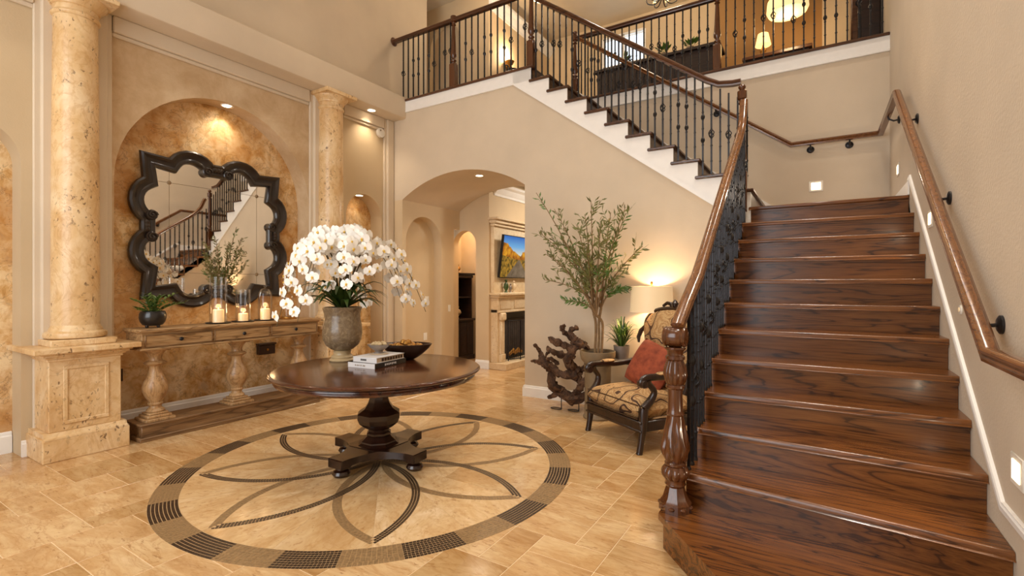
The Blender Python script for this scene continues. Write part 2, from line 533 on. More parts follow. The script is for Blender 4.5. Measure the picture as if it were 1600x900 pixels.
M['bookdark'] = plain('black_book_cover', (28, 25, 24), .45)
M['chairwood'] = wood('ebonised_chair_wood', (22, 12, 9), (42, 24, 16), (60, 36, 24), 'Z', 1.5, .3, .25, .5, .05)
M['firebrick'] = plain('firebox_brick', (62, 54, 50), .85, var=.3, scale=12)
M['mirframe'] = plain('black_brown_lacquer', (32, 21, 16), .3, .1, .35, var=.35, scale=8)
# ---------------------------------------------------------------- main dimensions
RISE = .1933; TR = .2708; Y4 = 3.535
XR = .69; XL = -.68; YA = 5.726; YB = 7.196
TR2 = .2663; X23 = -3.28
Z2 = 23 * RISE            # upper floor level
ZL = 12 * RISE            # landing level
XW = -5.9; XN = -6.15     # left wall face and niche back
CEIL = 6.8
def ny(n): return Y4 + TR * (n - 4)
def xr2(k): return X23 + TR2 * (23 - k)

# ---------------------------------------------------------------- room shell
fl = MB().box(-7.2, 3.0, -2.6, 11.0, -.12, -.0018)
floor = struct('floor', fl, M['grout'], 'polished travertine tile floor with a round mosaic medallion')

# tiles in a mixed rectangular pattern
CELL = .2
MC = (-3.18, 2.965); RO = 1.61; RI = 1.435
tile_mesh = {}
def tile_me(w, h):
    if (w, h) not in tile_mesh:
        g = .0020
        tile_mesh[w, h] = MB().box(-w * CELL / 2 + g, w * CELL / 2 - g, -h * CELL / 2 + g, h * CELL / 2 - g, -.010, 0, .0016).mesh('tile', M['trav'], smooth=False)
    return tile_mesh[w, h]
ix0, ix1 = int(round(-6.2 / CELL)), int(round(-.4 / CELL))
iy0, iy1 = int(round(-.4 / CELL)), int(round(9.4 / CELL))
used = set()
def inside(i, j):
    x, y = (i + .5) * CELL, (j + .5) * CELL
    if y < 5.75: return x < -.4 and x > -6.2
    if y < 7.25: return -5.75 < x < -3.3
    return -6.3 < x < -3.9
rt = random.Random(3)
SZ = [(3, 2), (3, 2), (2, 2), (2, 3), (2, 2), (2, 1), (1, 2)]
tcount = 0
for j in range(iy0, iy1):
    for i in range(ix0, ix1):
        if (i, j) in used or not inside(i, j): continue
        opts = SZ[:]; rt.shuffle(opts); opts.append((1, 1))
        for (w, h) in opts:
            cells = [(i + a, j + b) for a in range(w) for b in range(h)]
            if all(c not in used and inside(*c) and c[1] < iy1 for c in cells): break
        used.update(cells)
        x, y = (i + w / 2) * CELL, (j + h / 2) * CELL
        far = max(math.hypot(x + sx * w * CELL / 2 - MC[0], y + sy * h * CELL / 2 - MC[1]) for sx in (-1, 1) for sy in (-1, 1))
        if far < RO - .01: continue
        link('tile', tile_me(w, h), floor, (x, y, 0)); tcount += 1
mx = MB().box(-6.2, 3.0, -2.6, -.4, -.010, 0)
o = mx.build('tile_field', M['trav'], floor, smooth=False)

# medallion
med = MB().lathe([(0, -.009), (RO, -.009), (RO, .0006), (0, .0006)], 96).build('medallion', M['tess_g'], floor)
med.location = (MC[0], MC[1], 0)
tag(med, 'round mosaic medallion with eight overlapping petals and a dark and tan ring')
def sector(r0, r1, a0, a1, z0, z1, n=6):
    mb = MB()
    vs_ = []
    for z in (z0, z1):
        for k in range(n + 1):
            a = a0 + (a1 - a0) * k / n
            vs_ += [(r0 * math.cos(a), r0 * math.sin(a), z), (r1 * math.cos(a), r1 * math.sin(a), z)]
    m = 2 * (n + 1); fs = []
    for k in range(n):
        b = 2 * k
        fs += [(b, b + 1, b + 3, b + 2), (m + b, m + b + 1, m + b + 3, m + b + 2), (b, b + 2, m + b + 2, m + b), (b + 1, b + 3, m + b + 3, m + b + 1)]
    fs += [(0, 1, m + 1, m), (m - 2, m - 1, 2 * m - 1, 2 * m - 2)]
    return mb.add(vs_, fs)
for k in range(16):
    a0 = k * PI / 8 + .0015; a1 = (k + 1) * PI / 8 - .0015
    if k == 0:
        fm = sector(.06, .70, .0015, PI / 8 - .0015, 0, .0012).mesh('field_piece', M['trav_f'], smooth=False)
        fm2 = sector(.702, RI - .004, .0015, PI / 8 - .0015, 0, .0012).mesh('field_piece', M['trav_f'], smooth=False)
    link('field_piece', fm, med, rot=(0, 0, k * PI / 8)); link('field_piece', fm2, med, rot=(0, 0, k * PI / 8))
MB().lathe([(0, 0), (.058, 0), (.058, .0012), (0, .0012)], 32).build('centre_disc', M['tess_t'], med)

def tessera(mb, P, U, V, z0=.0004, z1=.0019):
    (x, y) = P
    q = [(x + a * U[0] + b * V[0], y + a * U[1] + b * V[1]) for a, b in ((-.5, -.5), (.5, -.5), (.5, .5), (-.5, .5))]
    mb.add([(a, b, z0) for a, b in q] + [(a, b, z1) for a, b in q], [(4, 5, 6, 7), (0, 1, 5, 4), (1, 2, 6, 5), (2, 3, 7, 6), (3, 0, 4, 7)])
def ring_segment(dark):
    mb = MB(); rows = 8; pitch = (RO - RI) / rows
    span = 2 * PI / 28
    for q in range(rows):
        r = RI + (q + .5) * pitch
        n = int(round(span * r / (.021 if dark else .028)))
        for k in range(n):
            a = span * (k + .5) / n
            w = span * r / n
            U = (-math.sin(a), math.cos(a)); V = (math.cos(a), math.sin(a))
            jw = w * (.88 if dark else .92); jh = pitch * (.80 if dark else .92)
            tessera(mb, (r * V[0], r * V[1]), (U[0] * jw, U[1] * jw), (V[0] * jh, V[1] * jh))
    return mb
seg_d = ring_segment(True).mesh('ring_segment', M['tess_d'], smooth=False, fixn=False)
seg_t = ring_segment(False).mesh('ring_segment', M['tess_t'], smooth=False, fixn=False)
for k in range(28):
    o = link('ring_segment', seg_d if k % 2 == 0 else seg_t, med, rot=(0, 0, k * PI / 14 + math.radians(-167.1)))
    o['kind'] = 'stuff'
# petals: two arcs from the hub to the tip, one dark and one tan
LP = 1.41; HW = .30
def petal_band(side, dark):
    mb = MB(); rad = ((LP / 2) ** 2 + HW ** 2) / (2 * HW); half = math.asin(LP / 2 / rad)
    cy = side * (HW - rad)
    rows = 3 if dark else 3; wband = .062; pitch = wband / rows
    # thin backing band
    for q in range(rows):
        r = rad - (q + .5) * pitch
        n = int(2 * half * r / .020)
        for k in range(n):
            a = -half + 2 * half * (k + .5) / n
            x = LP / 2 + r * math.sin(a); y = cy + side * r * math.cos(a)
            if side * y < .004: continue
            w = 2 * half * r / n
            U = (math.cos(a), -side * math.sin(a)); V = (math.sin(a), side * math.cos(a))
            jw = w * (.84 if dark else .94); jh = pitch * (.82 if dark else .95)
            tessera(mb, (x, y), (U[0] * jw, U[1] * jw), (V[0] * jh, V[1] * jh), .0006, .0022 if dark else .0020)
    back = MB(); n = 40; vs_ = []; fs = []
    for k in range(n + 1):
        a = -half + 2 * half * k / n
        for r in (rad, rad - wband):
            x = LP / 2 + r * math.sin(a); y = cy + side * r * math.cos(a)
            vs_.append((x, max(0, side * y) * side, .0014))
    for k in range(n): fs.append((2 * k, 2 * k + 1, 2 * k + 3, 2 * k + 2))
    return mb, back.add(vs_, fs)
pd, pdb = petal_band(1, True); pt, ptb = petal_band(-1, False)
pdm = pd.mesh('petal_band', M['tess_d'], smooth=False, fixn=False); ptm = pt.mesh('petal_band', M['tess_t'], smooth=False, fixn=False)
pdbm = pdb.mesh('petal_grout', M['tess_g'], smooth=False, fixn=False)
for k in range(8):
    a = k * PI / 4
    for me, nm in ((pdm, 'petal_band'), (ptm, 'petal_band'), (pdbm, 'petal_grout')):
        o = link(nm, me, med, rot=(0, 0, a)); o['kind'] = 'stuff'

# left wall with three arched niches
def niche(c0, hw, spring):
    return [(c0 - hw, 0)] + arc(c0, hw, spring, hw, 28) + [(c0 + hw, 0)]
poly = [(-2.6, 0)]
for (c0, hw, sp) in ((1.005, .35, 2.56), (3.11, 1.09, 2.55), (5.165, .345, 2.54)):
    poly += niche(c0, hw, sp)
poly += [(YA, 0), (YA, 4.46), (-2.6, 4.46)]
struct('wall_left', MB().prism(poly, 'X', XN, XW), M['sponge'], 'sponged cream plaster wall with three arched niches between stone columns', ang=25)
struct('wall_alcove', MB().box(XN - .2, XN, -2.6, YA, 0, 4.46), M['mottle'], 'mottled ochre faux-finished back wall inside the arched niches')
struct('trim_1', MB().prism([(XN - .15, 4.14), (-5.61, 4.14), (-5.59, 4.15), (-5.58, 4.17), (-5.58, 4.47), (-5.59, 4.48), (XN - .15, 4.48)], 'Y', -2.6, YA), M['wall'], 'long plaster beam resting above the two stone columns')
struct('wall_left_upper', MB().box(XN - .1, XW, -2.6, 6.57, 4.48, CEIL), M['wall'], 'plain beige upper wall above the long plaster beam')
# pilaster strips and the moulding under the beam
pl = MB()
for (a, b) in ((1.47, 1.95), (4.24, 4.70), (5.58, 5.72)):
    pl.box(XW, XW + .07, a, b, 0, 4.14, .012); pl.box(XW, XW + .035, a - .045, b + .045, 0, 4.14, .008)
struct('trim_2', pl, M['wall'], 'stepped plaster pilaster strips behind the stone columns')
bm_ = MB()
for (a, b) in ((-2.6, 1.43), (2.0, 4.19), (4.75, 5.53)):
    bm_.box(XW, XW + .05, a, b, 3.98, 4.14, .01); bm_.box(XW, XW + .025, a, b, 3.94, 3.98, .008)
struct('trim_3', bm_, M['wall'], 'horizontal plaster band moulding directly under the beam')
# baseboards
bbp = lambda d, h: [(0, 0), (d, 0), (d, h * .78), (d * .55, h * .84), (d * .5, h * .95), (d * .25, h), (0, h)]
bb = MB()
for (a, b) in ((2.03, 4.19), (.66, 1.35), (4.83, 5.50)):
    bb.prism([(XN + u, v) for u, v in bbp(.022, .19)], 'Y', a, b)
for (a, b) in ((-2.6, .655), (1.355, 1.43), (4.74, 4.82)):
    bb.prism([(XW + u, v) for u, v in bbp(.025, .14)], 'Y', a, b)
struct('baseboard_left', bb, M['white'], 'white baseboard along the niched left wall')

# wall with the passage arch, under the upper flight
AX0, AX1 = -5.66, -3.385
ac = arc((AX0 + AX1) / 2, (AX1 - AX0) / 2, 2.86, .33, 28)
slope = RISE / TR2
poly = [(AX1, 0), (-.66, 0), (-.66, 4.25 - slope * (-.66 + 3.57)), (-3.57, 4.25), (-6.0, 4.25), (-6.0, 2.86)] + ac
struct('wall_back', MB().prism(poly, 'Y', YA, YB), M['wall'], 'beige plaster wall with a wide low arch, under the upper stair flight', ang=25)
# passage side wall with tall blind arch
poly = [(YA, 0), (5.80, 0)] + arc(6.245, .445, 2.20, .445, 20) + [(6.69, 0), (7.03, 0), (7.03, 2.52), (YB + .004, 2.52), (YB + .004, 2.86), (YA, 2.86)]
struct('wall_passage', MB().prism(poly, 'X', -5.84, AX0), M['wall_w'], 'cream side wall of the passage with a tall blind arch', ang=25)
struct('wall_passage_recess', MB().box(-5.96, -5.84, YA, 7.03, 0, 2.86), M['wall_w'], 'flat cream back of the tall blind arch in the passage')
# passage end wall with narrow arched opening
poly = [(-5.29, 0), (-5.0, 0), (-5.0, 3.4), (-6.1, 3.4), (-6.1, 0), (-5.81, 0)] + arc(-5.55, .26, 2.21, .29, 16)
struct('wall_passage_end', MB().prism(poly, 'Y', YB + .005, YB + .16), M['wall_w'], 'cream wall end with a narrow arched opening beside the fireplace', ang=25)
struct('wall_study', MB().box(-6.6, -6.42, 7.36, 8.4, 0, 3.3).box(-6.42, -5.05, 8.22, 8.4, 0, 3.3), M['wall_w'], 'shaded walls of the small room behind the narrow arch')
struct('baseboard_passage', MB().prism([(YB - u + .005, v) for u, v in bbp(.022, .15)], 'X', -5.29, -4.99).prism([(AX0 + u, v) for u, v in bbp(.022, .15)], 'Y', 6.70, 7.03), M['white'], 'white baseboard in the passage beside the hearth')
# living room fireplace wall, ceiling and crown
struct('wall_living', MB().box(-5.2, -5.0, YB + .16, 11.0, 0, 3.4), M['wall_w'], 'cream living room wall carrying the stone fireplace')
struct('ceiling_living', MB().box(-6.6, 3.0, YB + .01, 11.0, 3.4, 3.5), M['ceil'], 'living room ceiling seen through the arch')
cr = [(0, 0), (.0, -.20), (.02, -.20), (.03, -.16), (.07, -.12), (.09, -.07), (.15, -.04), (.16, 0)]
struct('trim_4', MB().prism([(-5.0 + u, 3.32 + v) for u, v in cr], 'Y', YB + .16, 11.0), M['white'], 'white crown moulding above the fireplace wall')
struct('wall_living_back', MB().box(-6.6, 3.0, 10.9, 11.0, 0, 3.4).box(2.9, 3.0, 7.3, 11.0, 0, 3.4), M['wall_w'], 'far walls of the living room')

# landing back wall, right wall
struct('wall_landing', MB().box(AX1, XR, YB, YB + .14, 0, 4.26), M['wall'], 'beige wall behind the stair landing below the gallery')
struct('wall_right', MB().box(XR, XR + .15, -2.6, 9.6, 0, CEIL), M['wall_r'], 'tall textured beige wall beside the stairs')
# front wall behind the camera with an assumed window opening, out of view
fw = MB()
fw.box(-6.3, -4.95, -2.75, -2.6, 0, CEIL).box(-.85, XR + .15, -2.75, -2.6, 0, CEIL).box(-4.95, -.85, -2.75, -2.6, 0, .5).box(-4.95, -.85, -2.75, -2.6, 5.5, CEIL)
struct('wall_front', fw, M['wall'], 'entrance wall behind the viewer with one assumed tall window opening')
wf = MB()
for x in (-4.93, -3.58, -2.22, -.87): wf.box(x - .03, x + .03, -2.72, -2.64, .5, 5.5)
for z in (.53, 2.2, 3.85, 5.47): wf.box(-4.95, -.85, -2.72, -2.64, z - .03, z + .03)
struct('window_assumed', wf, M['white'], 'assumed tall white framed entrance window behind the viewer')  # assumed frame in front of the added fill panel's opening, never in view
struct('ceiling', MB().box(-7.2, XR + .15, -2.75, 9.7, CEIL, CEIL + .1), M['ceil'], 'cream ceiling over the foyer and upper hall')
struct('baseboard_back', MB().prism([(YA - u, v) for u, v in bbp(.024, .15)], 'X', AX1, -.69).prism([(AX1 - u, v) for u, v in bbp(.024, .15)], 'Y', YA - .024, YB), M['white'], 'white baseboard along the beige wall behind the armchair')

# upper floor with fascia and nosing
uf = MB().box(-6.9, XR, YB + .02, 9.7, 4.26, Z2 - .035).box(-6.2, -3.3, YA + .02, YB + .02, 4.255, Z2 - .035)
floor_up = struct('floor_upper', uf, M['ceil'], 'upper hall floor edge')
nos = lambda: [(0, -.035), (.0, -.005), (-.005, 0), (-.10, 0), (-.10, -.035)]
n1 = MB().box(XW + .32, X23 + .03, YA - .035, YA + .1, Z2 - .035, Z2, .008)
n1.build('nosing', M['rail_x'], floor_up)
MB().box(-3.3, XR, YB - .035, YB + .1, Z2 - .035, Z2, .008).build('nosing', M['rail_x'], floor_up)
fa = MB().box(-5.58, X23, YA - .012, YA + .02, 4.25, Z2 - .035).box(-5.58, -3.55, YA - .022, YA + .02, 4.235, 4.262, .006)
fa.build('fascia', M['white'], floor_up)
fb = MB().box(-3.3, XR, YB - .012, YB + .02, 4.25, Z2 - .035).box(-3.3, XR, YB - .022, YB + .02, 4.225, 4.25, .006)
fb.build('fascia', M['white'], floor_up)
MB().box(-6.6, -3.28, YA + .1, 9.6, Z2 - .035, Z2 - .004).box(-3.28, XR, YB + .1, 9.6, Z2 - .035, Z2 - .004).build('floorboards', M['darkwood'], floor_up)

# upper hall walls
struct('wall_hall_end', MB().prism([(-6.9, Z2), (-6.45, Z2)] + arc(-6.0, .36, 6.05, .36, 16) + [(-5.55, Z2), (-5.0, Z2), (-5.0, CEIL), (-6.9, CEIL)], 'Y', YB, YB + .1), M['wall_w'], 'upper hall wall end with a shallow arched niche', ang=25)
struct('wall_hall_niche', MB().box(-6.9, -5.0, YB + .1, YB + .2, Z2, CEIL), M['wall_w'], 'back of the shallow arched niche upstairs')
struct('wall_hall', MB().box(-5.12, -5.0, YB + .2, 9.5, Z2, CEIL), M['wall_w'], 'warm upper hall wall lit by a wall lamp')
struct('wall_hall_far', MB().box(-6.9, -6.8, 5.7, 7.3, Z2, CEIL).box(-6.9, XW - .2, 5.6, 5.7, Z2, CEIL), M['wall_w'], 'far end of the upper hall recess')
struct('trim_5', MB().prism([(-5.0 + u, 6.62 + v) for u, v in cr], 'Y', YB, 9.5), M['white'], 'white crown moulding along the upper hall wall')
WX0, WX1, WZ0, WZ1 = -3.75, -2.9, 5.3, 6.5
wb = MB().box(-5.1, WX0, 9.5, 9.62, Z2, CEIL).box(WX1, -1.56, 9.5, 9.62, Z2, CEIL).box(WX0, WX1, 9.5, 9.62, Z2, WZ0).box(WX0, WX1, 9.5, 9.62, WZ1, CEIL)
struct('wall_upper_back', wb, M['wall_w'], 'cream back wall of the upper hall around the bright window')
struct('wall_gallery', MB().box(-1.56, .03, 9.42, 9.62, Z2, CEIL), M['ochre'], 'golden ochre wall behind the upstairs pendant lamp')
struct('wall_gallery_side', MB().box(.03, XR, 9.3, 9.62, Z2, CEIL), M['wall_w'], 'cream wall strip beside the dark upstairs armoire')
wfm = MB()
for x in (WX0, (WX0 + WX1) / 2, WX1): wfm.box(x - .025, x + .025, 9.48, 9.54, WZ0, WZ1)
for z in (WZ0, (WZ0 + WZ1) / 2, WZ1): wfm.box(WX0, WX1, 9.48, 9.54, z - .025, z + .025)
win = struct('window_2', wfm, M['white'], 'bright upstairs window behind the gallery railing')
MB().box(WX0, WX1, 9.50, 9.505, WZ0, WZ1).build('pane', M['glass'], win, smooth=False)

# ---------------------------------------------------------------- staircase
st = thing('staircase', 'dark oak staircase with a landing and a second flight along the back wall', 'staircase', (XL, 2.8, 0))
XS0 = XL - .035
nose = {2: (3.02, 2.84), 3: (3.32, 3.225)}
for n in range(4, 13): nose[n] = (ny(n), ny(n))
step1 = [(-.785, 2.83), (-.42, 2.385), (-.18, 2.09), (.688, 1.98), (.688, 2.9), (-.785, 3.12)]
def inset(poly, d):
    cx = sum(p[0] for p in poly) / len(poly); cy = sum(p[1] for p in poly) / len(poly)
    return [(x + (d if x < 0 else 0), y + (d if y < cy + .2 else 0)) for x, y in poly]
MB().prism(step1, 'Z', RISE - .036, RISE).build('tread', M['stair_x'], st, rel=st, smooth=False)
MB().prism([(x, y) for x, y in inset(step1, .028)], 'Z', 0, RISE - .036).build('riser', M['stair_x'], st, rel=st, smooth=False)
for n in range(2, 12):
    yl, yr = nose[n]; y2l, y2r = nose[n + 1]
    z = n * RISE
    mb = MB()
    pr_ = [(-.012, -.036), (0, -.030), (0, -.008), (.006, -.001), (.014, 0)]
    ring = lambda x, yn, yb: [(x, yn + a, z + b) for a, b in pr_] + [(x, yb, z), (x, yb, z - .036)]
    A = ring(XS0, yl, y2l + .035); B = ring(XR - .002, yr, y2r + .035); m = len(A)
    mb.add(A + B, [tuple(range(m)), tuple(range(m, 2 * m))] + [(k, (k + 1) % m, m + (k + 1) % m, m + k) for k in range(m)])
    mb.build('tread', M['stair_x'], st, rel=st, ang=50)
for n in range(2, 13):
    yl, yr = nose[n]; z0 = (n - 1) * RISE; z1 = n * RISE - .036
    mb = MB()
    P = [(XL, yl + .03), (XR - .002, yr + .03), (XR - .002, yr + .052), (XL, yl + .052)]
    mb.prism(P, 'Z', z0, z1)
    mb.box(XL, XR - .002, max(yl, yr) + .018, max(yl, yr) + .034, z1 - .02, z1) if n > 3 else None
    mb.build('riser', M['stair_x'], st, rel=st, smooth=False)
# landing floor
MB().box(xr2(13) - .02, XR - .002, ny(12), YB - .002, ZL - .036, ZL, .008).build('landing', M['stair_x'], st, rel=st)
# cream carcass below the lower flight
prof = [(3.12, 0)]
for n in range(2, 12): prof += [(nose[n][0] + .055, (n - 1) * RISE if n > 2 else 0), (nose[n][0] + .055, n * RISE - .037)]
prof += [(ny(12) + .055, 11 * RISE), (ny(12) + .055, ZL - .037), (YA + .02, ZL - .037), (YA + .02, 0)]
prof = [p for i, p in enumerate(prof) if i == 0 or p != prof[i - 1]]
MB().prism(prof[1:], 'X', XL + .012, XR - .004).build('carcass', M['wall'], st, rel=st, smooth=False)
MB().box(xr2(13), XR - .004, YA + .02, YB - .004, 0, ZL - .037).build('carcass', M['wall'], st, rel=st, smooth=False)
# upper flight
for k in range(13, 23):
    z = k * RISE
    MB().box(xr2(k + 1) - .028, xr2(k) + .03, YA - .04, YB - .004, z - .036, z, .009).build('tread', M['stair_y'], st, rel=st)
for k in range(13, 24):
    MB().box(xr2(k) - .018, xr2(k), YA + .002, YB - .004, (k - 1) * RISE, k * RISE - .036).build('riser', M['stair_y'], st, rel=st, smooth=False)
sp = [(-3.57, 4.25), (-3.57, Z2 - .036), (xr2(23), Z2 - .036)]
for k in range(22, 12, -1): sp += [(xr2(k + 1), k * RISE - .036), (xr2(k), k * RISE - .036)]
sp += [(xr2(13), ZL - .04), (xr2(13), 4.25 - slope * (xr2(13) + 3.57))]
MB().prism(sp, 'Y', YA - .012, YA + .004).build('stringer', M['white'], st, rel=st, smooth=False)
MB().sweep([(-3.56, YA - .012, 4.248), (-.69, YA - .012, 4.248 - slope * (3.56 - .69))], [(-.008, -.012), (.008, -.012), (.008, .012), (-.008, .012)]).build('stringer_bead', M['white'], st, rel=st)
sk = MB().prism([(xr2(13) + .1, ZL + .02), (xr2(13) + .1, ZL + .20), (xr2(23), Z2 + .14), (xr2(23), Z2 - .2)], 'Y', YB - .014, YB - .001)
sk.build('wall_stringer', M['white'], st, rel=st, smooth=False)
# skirt cap moulding on the right wall and landing baseboard
capp = [(-.004, -.022), (.016, -.022), (.016, .0), (.010, .010), (.014, .018), (-.004, .022)]
tk = MB().sweep([(XR, 1.2, .525), (XR, 2.99, .525), (XR, 5.64, 2.47), (XR, 5.72, 2.47)], [(-u, v) for u, v in capp])
tk.box(XR - .014, XR, 5.70, YB, ZL, ZL + .13, .004)
struct('trim_6', tk, M['white'], 'white skirt moulding climbing the right wall beside the stairs')
struct('baseboard_landing', MB().box(xr2(13) + .08, XR, YB - .016, YB, ZL, ZL + .14, .004), M['white'], 'white baseboard behind the stair landing')

# ---------------------------------------------------------------- balustrades
RAILP = [(-.030, -.060), (.030, -.060), (.034, -.046), (.026, -.036), (.037, -.022), (.037, -.012), (.026, -.002), (.012, .002), (-.012, .002), (-.026, -.002), (-.037, -.012), (-.037, -.022), (-.026, -.036), (-.034, -.046)]
bal_cache = {}
def baluster(parent, rel, x, y, z0, z1, kind):
    L = round((z1 - z0) * 100) / 100
    key = (L, kind)
    if key not in bal_cache:
        b = .0085
        mb = MB().box(-b, b, -b, b, 0, L)
        mb.lathe([(.014, 0), (.014, .014), (.009, .022)], 8)
        for zz in (.16, .33, .5, .67, .82):
            mb.lathe([(.0090, zz * L - .010), (.0135, zz * L - .004), (.0135, zz * L + .004), (.0090, zz * L + .010)], 6)
        bar = mb.mesh('baluster', M['iron'])
        om = None
        if kind in (1, 2):
            om = MB(); zc = L * (.46 if kind == 1 else .58)
            for q in range(4):
                pts = []
                for i in range(7):
                    tt = i / 6; a = q * PI / 2 + tt * 2.2; rr = .007 + .025 * math.sin(PI * tt)
                    pts.append((rr * math.cos(a), rr * math.sin(a), zc - .045 + .09 * tt))
                om.tube(pts, .0055, 5)
            om.lathe([(.010, zc - .056), (.012, zc - .048), (.008, zc - .04)], 8).lathe([(.008, zc + .04), (.012, zc + .048), (.010, zc + .056)], 8)
        elif kind == 3:
            om = MB().lathe([(.009, -.034), (.020, -.014), (.023, 0), (.020, .014), (.009, .034)], 8)
        bal_cache[key] = (bar, om.mesh('basket', M['iron']) if om else None)
    bar, om = bal_cache[key]
    l = rel.location
    o = link('baluster', bar, parent, (x - l.x, y - l.y, z0 - l.z))
    if om and kind < 3: link('basket', om, o)
    elif om:
        for q in (.38, .62): link('knuckle', om, o, (0, 0, q * L))
    return o
KINDS = [0, 3, 1, 0, 3, 2, 0, 3, 1, 0, 2, 3]

def turned_newel(parent, rel, x, y, z0, z1, ball=True, name='newel_post'):
    """square foot, vase turning, tapered shaft and a small cap"""
    h = z1 - z0
    mb = MB().box(-.050, .050, -.050, .050, 0, h * .33, .006)
    z = h * .33
    mb.lathe([(.036, z - .01), (.040, z + .008), (.030, z + .02), (.026, z + .032), (.036, z + .05), (.036, z + .058), (.026, z + .07), (.024, z + .09), (.038, z + .12), (.040, z + .15),
              (.034, z + .20), (.022, h - .20), (.020, h - .15), (.030, h - .14), (.030, h - .13), (.022, h - .12), (.026, h - .10), (.040, h - .09), (.040, h - .01), (.030, h)], 20, mod=lambda a, z: 1.2)
    l = rel.location
    o = mb.build(name, M['newel'], parent)
    o.location = (x - l.x, y - l.y, z0 - l.z)
    if ball:
        MB().lathe([(.018, h), (.022, h + .008), (.034, h + .022), (.038, h + .038), (.030, h + .054), (.012, h + .064), (0, h + .066)], 20).build('cap', M['newel'], o)
    return o

# lower flight
bl = thing('lower_balustrade', 'iron balustrade with polished brown handrail rising beside the wide lower flight', 'balustrade', (XL, 2.93, 0))
RO_ = .97
def zr(y): return 4 * RISE + RO_ + (RISE / TR) * (y - Y4)
XB = XL + .01
pth = [(-.70, 2.90, zr(2.90) - .01), (-.69, 3.05, zr(3.05)), (XB, 3.3, zr(3.3)), (XB, 5.25, zr(5.25))] + [(XB, 5.25 + q, zr(5.25) + w) for q, w in ((.10, .075), (.19, .16), (.26, .26), (.31, .38))] + [(XB, 5.60, zr(5.25) + .46)]
MB().sweep(pth, RAILP).build('handrail', M['rail_y'], bl, rel=bl, ang=30)
kk = 0
for n in range(2, 12):
    y0 = nose[n][0]; y1 = nose[n + 1][0]
    for f in (.18, .5, .82):
        y = y0 + (y1 - y0) * f
        baluster(bl, bl, XB, y, n * RISE, zr(y) - .058, KINDS[kk % 12]); kk += 1
gad = lambda a, z: 1 + .14 * abs(math.cos(5 * a)) - .08
acan = lambda a, z: 1 + (.20 * abs(math.cos(3 * a + 2.6 * math.sin((z - .28) * 9))) ** 2 + .10 * abs(math.cos(6 * a)) - .13) * min(1, max(.15, (.56 - z) * 8))
mb = MB()
nbase = MB().lathe([(.092, 0), (.092, .045), (.084, .055), (.070, .075), (.056, .12), (.050, .14)], 8, ph=PI / 8)
for q in range(8):
    a = q * PI / 4
    nbase.lathe([(0, -.012), (.014, -.008), (.018, 0), (.014, .008), (0, .012)], 8, .084 * math.cos(a), .084 * math.sin(a), .026)
np_ = MB()
np_.lathe([(.050, .135), (.060, .15), (.056, .165), (.060, .18)], 24)
np_.lathe([(.058, .178), (.074, .20), (.078, .215), (.072, .235), (.056, .255)], 40, mod=gad)
np_.lathe([(.052, .252), (.060, .262), (.060, .272), (.050, .282)], 24)
np_.lathe([(.050, .28), (.060, .295), (.066, .31), (.070, .325), (.073, .345), (.072, .365), (.070, .385), (.066, .41), (.062, .44), (.057, .47), (.052, .505), (.047, .535), (.045, .55)], 64, mod=acan)
np_.lathe([(.047, .548), (.052, .556), (.046, .566), (.043, .58), (.041, .66), (.043, .70), (.054, .71), (.054, .722), (.046, .73)], 24)
np_.lathe([(.046, .728), (.058, .75), (.066, .785), (.062, .82), (.048, .86), (.044, .868)], 40, mod=gad)
np_.lathe([(.044, .866), (.054, .876), (.054, .89), (.044, .90), (.046, .92), (.060, .935), (.060, .945)], 24)
nwo = np_.build('newel_post', M['newel'], bl); nwo.location = (-.716 - XL, 2.935 - 2.93, RISE)
nbase.build('newel_base', M['newel'], nwo, ang=25)
MB().lathe([(0, -.068), (.040, -.068), (.056, -.062), (.060, -.05), (.056, -.04), (.060, -.034), (.060, .034), (.056, .04), (.060, .05), (.056, .062), (.040, .068), (0, .068)], 28, 0, 0, 1.005, axis='X').build('newel_cap', M['newel'], nwo)

# upper flight rail
bu = thing('upper_balustrade', 'iron balustrade with brown handrail climbing the narrow upper flight', 'balustrade', (XL, YA + .05, ZL))
YU = YA + .045
def zu(x): return Z2 + .97 - slope * (x - X23)
pth = [(-.72, YU, zu(-.93) + .0), (-.80, YU, zu(-.93) + .0), (-.93, YU, zu(-.93) + .02), (-1.05, YU, zu(-1.05)), (X23 + .04, YU, zu(X23 + .04)), (X23 - .02, YU, zu(X23 + .04) + .03)]
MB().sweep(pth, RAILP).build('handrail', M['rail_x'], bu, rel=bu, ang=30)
kk = 0
for k in range(13, 23):
    for f in (.16, .5, .84):
        x = xr2(k) + (xr2(k + 1) - xr2(k)) * f
        zt = min(zu(x), zu(-.93)) if x > -.93 else zu(x)
        baluster(bu, bu, x, YU, k * RISE, zt - .058, KINDS[(kk * 5) % 12]); kk += 1
turned_newel(bu, bu, -.70, YA - .015, ZL - .05, 3.56)
turned_newel(bu, bu, X23 - .03, YU, Z2 - .03, Z2 + 1.12)

